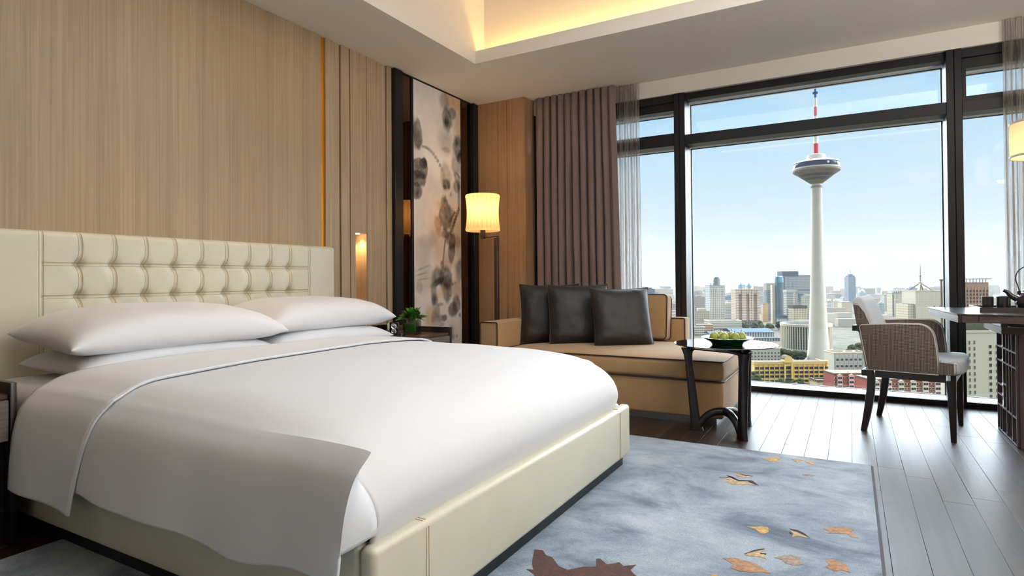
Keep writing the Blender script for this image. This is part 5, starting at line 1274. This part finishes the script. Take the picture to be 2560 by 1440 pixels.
mk('pod_glazing', MB().lathe([(21.4, z0+17.2), (22.4, z0+19), (22.4, z0+21), (22.0, z0+22.4), (21, z0+22.4)], seg=64), pla((70, 78, 104), .2), tv, local=True, label='dark blue window ring of the pod')
mk('pod_roof', MB().lathe([(22.2, z0+22.4), (22.6, z0+22.4), (22.0, z0+23.4), (17, z0+25.2), (9.6, z0+26.6), (9.6, z0+29), (9.0, z0+31.5), (5, z0+32.6), (0, z0+32.6)], seg=64), pla((196, 194, 192)), tv, local=True)
for a in (math.radians(-150), math.radians(-58), math.radians(-25)):
    mk('dish_antenna', MB().lathe([(0, .5), (.9, .3), (1.25, 0), (.8, .1), (0, .2)], seg=16, mat=Matrix.Translation((22.7*math.cos(a), 22.7*math.sin(a), z0+20)) @ Matrix.Rotation(a, 4, 'Z') @ Matrix.Rotation(PI/2, 4, 'Y')), pla((235, 235, 232)), tv, local=True)
red, whi, blu, dkb = pla((196, 70, 74)), pla((232, 228, 226)), pla((70, 120, 186)), pla((66, 76, 110))
segs = [(32.6, 36.5, 2.4, red), (36.5, 44, 2.4, red), (44, 55.5, 2.2, whi), (55.5, 66, 2.1, red), (66, 74, 1.9, whi), (74, 84, 1.7, red), (84, 94, 1.5, whi), (94, 104, 1.3, blu), (104, 107, 1.2, red), (107, 113, 1.2, whi), (113, 119, 1.2, dkb), (119, 127, 1.1, whi), (127, 131, .9, red), (131, 137, .8, whi), (137, 143, .6, red)]
tot = 0
for i, (a, b_, r, m) in enumerate(segs): mk('mast_section', MB().lathe([(0, z0+a), (r, z0+a), (r, z0+b_), (0, z0+b_)], seg=12), m, tv, local=True)
for zz, rr in ((54, 3.6), (99, 2.6), (128, 2.4)): mk('mast_gallery', MB().lathe([(1.2, z0+zz-.5), (rr, z0+zz-.5), (rr+.2, z0+zz+1.2), (rr-.1, z0+zz+1.2), (rr-.2, z0+zz), (1.2, z0+zz)], seg=16), dkb, tv, local=True)
mr_ = MB()
for k in range(4):
    a = PI/4+PI/2*k; mr_.tube([(2.0*math.cos(a), 2.0*math.sin(a), z0+128), (2.0*math.cos(a), 2.0*math.sin(a), z0+143)], .22, 4)
mk('mast_cage', mr_, dkb, tv, local=True)

# yellow school-like building with real windows
WIN = None
dkwin = pla((66, 66, 72), .25)
def window_proto(w, h): 
    return MB().box(-w/2, w/2, -.12, .12, 0, h).box(-w/2, -w/2+.18, -.2, -.125, 0, h).box(w/2-.18, w/2, -.2, -.125, 0, h).box(-.08, .08, -.2, -.125, 0, h).box(-w/2+.185, -.085, -.2, -.125, h-.16, h).box(.085, w/2-.185, -.2, -.125, h-.16, h)
def windows(r, xs, zs, w, h, m=None, y=0, skip=()):
    first = None
    for zi, z in enumerate(zs):
        for xi, x in enumerate(xs):
            if (xi, zi) in skip: continue
            if first is None: first = mk('window', window_proto(w, h), m or dkwin, r, local=True, smooth=False); dz = first.location.z; dy = first.location.y; first.location = (x, y+dy, z)
            else: inst(first, r, (x, y+dy, z))
yel = pla((246, 214, 138)); yel2 = pla((240, 202, 118))
yb = root('yellow_building', (-43.8, 575.4, GZ), RZ, 'yellow four storey building with rows of dark windows below the television tower', 'building')
H_ = 19.3
mk('walls', MB().box(-31, 31, 0, 15, 0, H_-2.6), yel, yb, local=True, smooth=False)
mk('roof_edge', MB().box(-31.4, 31.4, -.5, 15.4, H_-2.6, H_-1.2).box(-31.4, 31.4, -.5, .4, H_-1.2, H_).box(-31.4, -30.6, .4, 15.4, H_-1.2, H_).box(30.6, 31.4, .4, 15.4, H_-1.2, H_), pla((226, 196, 138)), yb, local=True, smooth=False)
mk('roof_deck', MB().box(-30.5, 30.5, .5, 15, H_-1.19, H_-.9), dim_roof((120, 118, 116)), yb, local=True, smooth=False)
xsL = [-28.6+4.38*i for i in range(6)]; xsR = [5.9+4.38*i for i in range(6)]
zsW = [1.0, 5.0, 8.6, 12.3]
windows(yb, xsL+xsR, zsW, 3.3, 2.1)
windows(yb, [-1.4], zsW, 4.2, 2.7, y=-.8)
pil = MB()
for x in [-30.8]+[x+2.19 for x in xsL]+[x-2.19 for x in xsR[:1]]+[x+2.19 for x in xsR]: pil.box(x-.3, x+.3, -.45, -.01, 0, H_-2.7)
mk('pilasters', pil, yel2, yb, local=True, smooth=False)
mk('entrance_bay', MB().box(-4.6, 1.8, -.75, -.46, 0, H_-2.7).box(-5.2, -3.7, -1.4, -.76, 0, H_-2.7).box(1.0, 2.4, -1.4, -.76, 0, H_-2.7), yel, yb, local=True, smooth=False)
arc = [(-4.9, H_-1), (2.1, H_-1)]+[(-1.4+3.5*math.cos(a), H_+1.4+3.4*math.sin(a)) for a in [PI*k/14 for k in range(15)]]
mk('arched_gable', MB().prism(arc, -1.5, 3.5, 'y'), yel, yb, local=True, smooth=False, label='rounded yellow gable over the middle')
mk('gable_roof', MB().prism([(-1.4+(3.6 if k < 15 else 3.5)*math.cos(PI*(k if k < 15 else 29-k)/14), H_+1.4+(3.7 if k < 15 else 3.45)*math.sin(PI*(k if k < 15 else 29-k)/14)) for k in range(30)], -1.2, 6.5, 'y'), dim_roof((170, 156, 140)), yb, local=True, smooth=False)
mk('corner_drum', MB().lathe([(2.5, 0), (2.5, H_-2.5), (2.9, H_-2.5), (2.9, H_), (0, H_)], 32.3, 2.5, 24), pla((222, 176, 84)), yb, local=True)
for z in zsW: mk('window_band', MB().lathe([(2.45, z+.3), (2.62, z+.3), (2.62, z+2.1), (2.45, z+2.1)], 32.3, 2.5, 24), dkwin, yb, local=True)
B('annex', -16, 548, 11.5, -84.5, pla((214, 198, 160)), 'small flat roofed annex at the right front of the yellow building', d=12, extra=lambda r, w, d, h: (mk('roof_slab', MB().box(-w/2-.3, w/2+.3, -.3, d+.3, h+.01, h+.6), dim_roof((206, 196, 176)), r, local=True, smooth=False), parap(r, w, d, h+.6, (120, 112, 100)), mk('yellow_band', MB().box(-w/2-.2, w/2+.2, -.25, -.02, 0, 2.2), yel, r, local=True, smooth=False)))
# grey office with windows
def grey_ext(r, w, d, h):
    xs = [-w/2+3.4+i*4.3 for i in range(6)]
    windows(r, xs, [h-18.5, h-12.8, h-6.6], 2.2, 1.9, pla((84, 88, 94), .25)); parap(r, w, d, h, (206, 184, 160))
    g = MB()
    for i in range(7): g.box(-w/2+1.2+i*4.3-.12, -w/2+1.2+i*4.3+.12, -.15, -.01, 0, h)
    for z in (h-14.5, h-8.8, h-3.4): g.box(-w/2, w/2, -.12, -.01, z, z+.2)
    mk('joints', g, pla((164, 166, 164)), r, local=True, smooth=False)
    for x in (-6, 3): mk('satellite_dish', MB().lathe([(0, .6), (.9, .35), (1.3, 0), (.9, .15), (0, .3)], seg=16, mat=Matrix.Translation((x, 1.2, h+1.6)) @ Matrix.Rotation(math.radians(65), 4, 'X')), pla((236, 234, 230)), r, local=True)
B('office_block', 3.4, 651.8, 33, -72.0, pla((196, 198, 196)), 'grey panelled office with square windows right of the tower foot', d=18, extra=grey_ext)
def flats_ext(r, w, d, h):
    windows(r, [-w/2+2.5+i*3.6 for i in range(int(w/3.6))], [h-12, h-8.4, h-4.8], 1.7, 1.6, pla((84, 88, 92), .3)); parap(r, w, d, h, (178, 174, 166))
B('flats', -80.6, 692, 40.4, -76.5, pla((184, 184, 180)), 'grey block of flats seen below the side table top', d=14, extra=flats_ext)
# red brick rows of flats with white bays
brick_c, white_c, roof_c = pla((164, 92, 84)), pla((224, 216, 206)), dim_roof((200, 190, 180))
def red_ext(r, w, d, h):
    n = int(w/7.4); g = MB(); rf = MB(); bay = MB()
    for i in range(n):
        x = -w/2+3.9+i*(w-4)/max(1, n-1)*.97
        bay.box(x-1.9, x+1.9, -.9, -.01, 0, h-.8); rf.prism([(x-2.3, h-.8), (x+2.3, h-.8), (x, h+.5)], -1.1, .3, 'y')
        for zz in (h-3.4, h-6.6, h-9.8):
            g.box(x-1.55, x-.1, -1.0, -.91, zz, zz+1.5).box(x+.1, x+1.55, -1.0, -.91, zz, zz+1.5)
            for q in (-3.1, 3.1): bay.box(x+q-.8, x+q+.8, -.25, -.01, zz-.1, zz+1.6); g.box(x+q-.55, x+q+.55, -.34, -.26, zz+.1, zz+1.4)
    mk('white_bays', bay, white_c, r, local=True, smooth=False); mk('gables', rf, white_c, r, local=True, smooth=False)
    o = mk('bay_windows', g, dkwin, r, local=True, smooth=False, kind='stuff')
    mk('roof', MB().box(-w/2-.4, w/2+.4, -.4, d+.4, h+.01, h+.9), roof_c, r, local=True, smooth=False)
    for x in (-w*.22, w*.12): mk('satellite_dish', MB().lathe([(0, .6), (.8, .35), (1.1, 0), (.8, .15), (0, .3)], seg=14, mat=Matrix.Translation((x, 1.5, h+2.2)) @ Matrix.Rotation(math.radians(60), 4, 'X')), pla((240, 236, 230)), r, local=True)
B('red_flats', 9.5, 522, 40, -72.6, brick_c, 'red brick flats with white bays in front of the grey office', d=16, extra=red_ext)
B('red_flats', 39.0, 492, 56, -70.3, brick_c, 'long red brick flats with white bays seen under the armchair', d=18, extra=red_ext)
# --- right of the tower
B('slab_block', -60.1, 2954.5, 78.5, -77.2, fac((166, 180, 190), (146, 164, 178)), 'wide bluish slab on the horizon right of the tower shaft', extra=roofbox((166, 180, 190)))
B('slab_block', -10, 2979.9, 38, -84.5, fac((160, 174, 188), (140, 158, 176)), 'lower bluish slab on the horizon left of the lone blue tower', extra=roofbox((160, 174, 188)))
def spirecap(r, w, d, h):
    mk('stepped_cap', MB().box(-w*.42, w*.42, d*.1, d*.8, h+.01, h+5).box(-w*.25, w*.25, d*.2, d*.7, h+5.01, h+10), pla((132, 142, 160)), r, local=True, smooth=False)
    mk('antenna', MB().tube([(0, d*.4, h+10), (0, d*.4, h+24)], .5, 5), pla((120, 128, 150)), r, local=True)
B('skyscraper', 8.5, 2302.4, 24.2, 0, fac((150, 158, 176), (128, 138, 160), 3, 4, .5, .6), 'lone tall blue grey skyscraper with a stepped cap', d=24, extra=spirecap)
B('tower_block', -41.7, 1699.9, 13, -61, fac((232, 232, 228), (150, 160, 168), 40, 3.4, .96, .45), 'slim white tower just right of the tower shaft', extra=roofbox((236, 236, 232), .5, 6))
B('tower_block', -30.2, 1821.4, 17, -66.5, fac((226, 220, 204), (176, 172, 166)), 'cream block beside the slim white tower', extra=roofbox((230, 224, 212), .4, 7))
B('tower_block', -4.5, 1721.0, 27, -64.5, fac((222, 208, 186), (172, 160, 146), 3, 3.3), 'beige block left of the armchair back', extra=roofbox((226, 214, 196), .7, 3))
B('tower_block', 47.3, 2670.3, 30, -60, fac((178, 190, 198), (158, 172, 184)), 'pale blue domed block above the armchair back', extra=lambda r, w, d, h: mk('dome', MB().lathe([(w*.3, h), (w*.28, h+6), (w*.15, h+11), (0, h+13)], 0, d*.4, 16), pla((170, 186, 200)), r, local=True))
B('tower_block', 92.3, 1890.7, 23, -49.3, fac((206, 196, 198), (160, 158, 168), 3, 3.4), 'pinkish block left of the cream hotel tower', extra=roofbox((200, 180, 184)))
def sign26(r, w, d, h):
    parap(r, w, d, h); m = MB()
    for i in range(5):
        x = -w*.34+i*w*.17; m.bar((x-1.4, .3, h+4.6), (x+1.4, .3, h+4.6), .7).bar((x, .3, h+1.4), (x, .3, h+5.4), .7).bar((x-1.3, .3, h+1.6), (x+1.2, .3, h+3.4), .6)
    mk('roof_sign', m, pla((84, 80, 90)), r, local=True, smooth=False)
    mk('antenna', MB().tube([(0, d*.4, h), (0, d*.4, h+16)], .3, 5), pla((150, 150, 155)), r, local=True)
    mk('side_strip', MB().box(-w/2-.02, -w/2+3, -.3, -.01, 0, h-2), pla((128, 124, 124)), r, local=True, smooth=False)
B('hotel_tower', 100.6, 1648.1, 29.5, -39.0, fac((226, 214, 192), (150, 142, 134), 3.2, 3.4, .5, .6), 'cream tower with rooftop characters and a thin antenna behind the armchair', extra=sign26)
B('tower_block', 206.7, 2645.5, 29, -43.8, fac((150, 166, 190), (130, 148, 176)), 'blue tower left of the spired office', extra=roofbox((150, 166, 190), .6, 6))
B('tower_block', 149, 2038, 30, -66.6, fac((190, 196, 200), (160, 168, 176)), 'pale grey block right of the cream tower', extra=roofbox((190, 196, 200)))
B('tower_block', 62, 1529.6, 12, -59, fac((170, 194, 196), (136, 166, 172), 40, 3.4, .95, .5), 'narrow green glass block right of the armchair back', extra=roofbox((190, 200, 200)))
def spire29(r, w, d, h):
    parap(r, w, d, h, (214, 208, 192)); m = MB(); c = Vector((-w*.08, d*.45, h+12))
    for sx, sy in ((-1, -1), (1, -1), (1, 1), (-1, 1)): m.bar((c.x+sx*w*.30, c.y+sy*d*.35, h), (c.x+sx*.6, c.y+sy*.6, h+10.5), 1.4)
    m.lathe([(0, h+9), (2.6, h+9), (2.2, h+12), (1.0, h+13), (.8, h+20), (1.6, h+20.5), (1.6, h+21.5), (.6, h+22), (.5, h+29), (.1, h+38), (0, h+38)], c.x, c.y, 10).bar((c.x, c.y, h), (c.x, c.y, h+9), 1.0)
    mk('spire', m, pla((176, 168, 150)), r, local=True, smooth=False, label='four legged roof spire')
    windows(r, [w*.18, w*.40], [h-22, h-27.5, h-33], 1.9, 2.6, pla((96, 94, 92), .3))
    mk('side_wing', MB().box(-w/2-9, -w/2-.02, 2, d, 0, h-17), fac((218, 208, 186), (176, 166, 150), 2.2, 3.4, .5, .6), r, local=True, smooth=False)
B('spired_office', 95.3, 972.2, 36.5, -19.2, fac((220, 212, 194), (190, 182, 166), 2.0, 3.2, .25, .8), 'large cream office with a four legged spire behind the armchair', d=28, extra=spire29)
ch_ = root('chimney', (104.6, 933, GZ), 0, 'thin brown chimney stack beside the right mullion', 'chimney')
mk('stack', MB().lathe([(1.5, 0), (1.1, 86), (2.2, 88), (2.2, 89), (0, 89)], seg=12), pla((150, 124, 110)), ch_, local=True)
def hotel30(r, w, d, h):
    g = MB()
    for i in range(9):
        for k in range(16): g.box(-w/2+1.6+i*3.3, -w/2+3.4+i*3.3, -.16, -.01, h-9.3-k*3.55, h-7.4-k*3.55)
    mk('window_grid', g, pla((96, 76, 72), .3), r, local=True, smooth=False, kind='stuff')
    f = MB()
    for i in range(10): f.box(-w/2+i*3.3+.0, -w/2+i*3.3+.9, -.35, -.01, 0, h-4.5)
    mk('piers', f, pla((196, 164, 144)), r, local=True, smooth=False)
    t = MB().box(-w/2-1, w/2+1.6, -1.6, d*.8, h+3.6, h+4.3)
    for i in range(8): t.box(-w*.34+i*w*.105, -w*.34+i*w*.105+.5, -.6, -.2, h+.02, h+3.55)
    mk('roof_canopy', t, pla((150, 144, 140)), r, local=True, smooth=False)
B('brown_hotel', 111.1, 751.0, 30.6, -6, pla((186, 148, 130)), 'brown tower with a flat roof canopy in the right window pane', d=20, extra=hotel30)
def white31(r, w, d, h):
    parap(r, w, d, h, (214, 208, 192))
    mk('hip_roof', MB().prism([(-w*.32, h+4), (w*.42, h+4), (w*.22, h+7.4), (-.1*w, h+7.4)], 4, d*.8, 'y').box(-w*.30, w*.40, 4, d*.8, h, h+3.99), dim_roof((190, 192, 170)), r, local=True, smooth=False)
    windows(r, [w*.20, w*.36], [h-8.4-i*3.45 for i in range(14)], 1.25, 1.7, pla((92, 92, 94), .3))
    windows(r, [-w*.42, -w*.30, -w*.18], [h-6.2-i*3.45 for i in range(14)], .75, 1.9, pla((140, 136, 128), .3))
    mk('set_forward', MB().box(w*.05, w/2, -.5, -.01, 0, h-6.3), pla((222, 214, 198)), r, local=True, smooth=False) if False else None
    mk('satellite_dish', MB().lathe([(0, .6), (.9, .35), (1.3, 0), (.9, .15), (0, .3)], seg=16, mat=Matrix.Translation((w*.26, .8, h+1.8)) @ Matrix.Rotation(math.radians(62), 4, 'X')), pla((236, 230, 220)), r, local=True)
B('white_tower', 66.4, 415.5, 23.0, -30.6, pla((218, 210, 192)), 'near white tower with small dark windows below the desk', d=16, extra=white31)

# low blocks of the far city: nothing tells them apart
rg = random.Random(21)
pal = [((206, 200, 192), (160, 158, 156)), ((196, 186, 180), (150, 146, 146)), ((188, 194, 200), (150, 160, 170)), ((210, 196, 178), (166, 156, 146)), ((190, 168, 158), (150, 136, 130))]
protos_b = {}
def far_block(x, y, w, d, h, ci, label, group):
    o = root('city_block', (x, y, GZ), RZ+rg.uniform(-.25, .25), label, 'building', group)
    if ci not in protos_b:
        m = MB().box(-.5, .5, 0, 1, 0, 1); protos_b[ci] = mk('walls', m, fac(*pal[ci], 3.2, 3.4), o, local=True, smooth=False)
        protos_b[ci].scale = (w, d, h); protos_b[ci].location = (0, d*.5, 0)
    else: inst(protos_b[ci], o, (0, d*.5, 0), scale=(w, d, h))
taken = [(o.location.x, o.location.y) for o in bpy.data.objects if o.parent is None and o.get('category') == 'building']
def clear(x, y, r):
    return all(math.hypot(x-a, y-b_) > r for a, b_ in taken)
cnt = 0; tries = 0
C0 = Vector((3.52, 0))
while cnt < 150 and tries < 4000:
    tries += 1
    y = 1250+(4200-1250)*rg.random()**1.6; s = rg.uniform(-.31, .18); x = 3.5+s*y
    w = rg.uniform(14, 46)*(.8+y/5000); h = (rg.uniform(10, 22) if y < 1900 else rg.uniform(16, 46)); 
    if -.16 < s < -.07 and y < 1500: continue
    if not clear(x, y+8, 40+.35*w): continue
    taken.append((x, y+8)); ci = rg.randrange(5); side = 'left' if x/y < -.037 else 'right'; hue = ('pale grey', 'taupe grey', 'bluish', 'beige', 'reddish grey')[ci]
    dist = 'nearer' if y < 1900 else 'far' if y < 2900 else 'farthest'
    far_block(x, y, w, rg.uniform(12, 22), h, ci, 'one of the %s hazy %s low blocks %s of the television tower' % (dist, hue, side), '%s hazy %s low blocks %s of the television tower' % (dist, hue, side)); cnt += 1

# trees: each its own crown and trunk
tree_m = [None]*3
for i, c in enumerate(((92, 112, 66), (76, 98, 58), (110, 122, 78))):
    m, nt, b, o_ = new_mat('tree_crown'); v = coords(nt, rand=True); n_ = noise_node(nt, v, .8, 5, .75)
    k = dg_(*[min(255, int(q*1.25)) for q in c]); nt.links.new(ramp(nt, n_, [(.35, tuple(q*.5 for q in k[:3])+(1,)), (.7, tuple(q*1.5 for q in k[:3])+(1,))]), b.inputs['Base Color']); b.inputs['Roughness'].default_value = .9; b.inputs['Specular IOR Level'].default_value = .1; tree_m[i] = m
bark = pla((86, 72, 60))
tp = []
for i in range(3):
    o = root('tree', (0, 0, GZ), 0)
    m = MB()
    for k in range(11):
        a = k*2.4; rr = 1.9*math.sqrt(k/11); m.ico((rr*math.cos(a), rr*math.sin(a), 5.2+1.6*math.sin(k*1.7+i)-.5*rr*.4), 1.75+.4*math.sin(k*2.1+i), 2, (1, 1, .85), .35, 1.4)
    mk('crown', m, tree_m[i], o, local=True, angle=180)
    mk('trunk', MB().tube([(0, 0, 0), (.1, 0, 2), (0, .1, 4.6)], .3, 6, radii=[.38, .28, .18]), bark, o, local=True)
    tp.append(o)
tcount = [0, 0, 0]
def tree(x, y, s, label, group):
    i = rg.randrange(3)
    o = tp[i] if tcount[i] == 0 else dup(tp[i])
    tcount[i] += 1
    o.location = (x, y, GZ); o.scale = (s*rg.uniform(.9, 1.2), s, s*rg.uniform(.9, 1.15)); o.rotation_euler = (0, 0, rg.uniform(0, 6)); setp(o, label, 'tree', group)
def clump(n, x, y, w, d, s, label, group):
    spots = []
    for k in range(n*8):
        u, q = rg.uniform(-.5, .5), rg.uniform(-.5, .5)
        if len(spots) >= n or any(math.hypot((u-a)*w, (q-b_)*d) < 4.6*s for a, b_ in spots): continue
        spots.append((u, q))
    P = sorted([(x+u*w*math.cos(RZ)-q*d*math.sin(RZ), y+u*w*math.sin(RZ)+q*d*math.cos(RZ)) for u, q in spots], key=lambda p: (p[0]-3.52)/p[1])
    for k, (tx, ty) in enumerate(P):
        tree(tx, ty, s*rg.uniform(.8, 1.25), label+(', %s from the left' % ORD[k] if len(P) > 1 else ''), group)
ORD = ('first second third fourth fifth sixth seventh eighth ninth tenth eleventh twelfth thirteenth fourteenth fifteenth sixteenth').split()
clump(9, -41, 553, 17, 6, 1.05, 'green tree in front of the yellow building', 'trees before the yellow building')
clump(10, -58, 720, 28, 14, 1.4, 'dark green tree left of the foot of the television tower', 'trees left of the tower foot')
clump(6, -85, 640, 44, 8, 1.1, 'green tree before the grey block of flats', 'trees before the grey flats')
clump(6, 2, 735, 26, 14, 1.5, 'green tree right of the foot of the television tower', 'trees right of the tower foot')
clump(16, 33, 800, 44, 70, 1.6, 'green tree in the field beside the drum shaped building', 'trees in the field')
clump(12, -128, 1130, 60, 60, 1.5, 'green tree along the road below the round glass tower', 'trees below the glass towers')
clump(2, -11.5, 534, 5, 9, 1.0, 'green tree between annex and red brick flats', 'trees beside the annex')
clump(6, -75, 560, 8, 30, 1.0, 'green tree at the left end of the yellow building', 'trees left of the yellow building')

# summer haze over the city
hz, nt, b, o_ = new_mat('summer_haze'); nt.nodes.remove(b)
vs_ = N(nt, 'VolumeScatter'); vs_.inputs['Color'].default_value = (.17, .185, .205, 1); vs_.inputs['Density'].default_value = 1/5200; vs_.inputs['Anisotropy'].default_value = 0
nt.links.new(vs_.outputs[0], o_.inputs['Volume'])
haze = mk('haze', MB().box(-3400, 3400, 380, 6400, GZ+.5, 260), hz, smooth=False, kind='stuff')
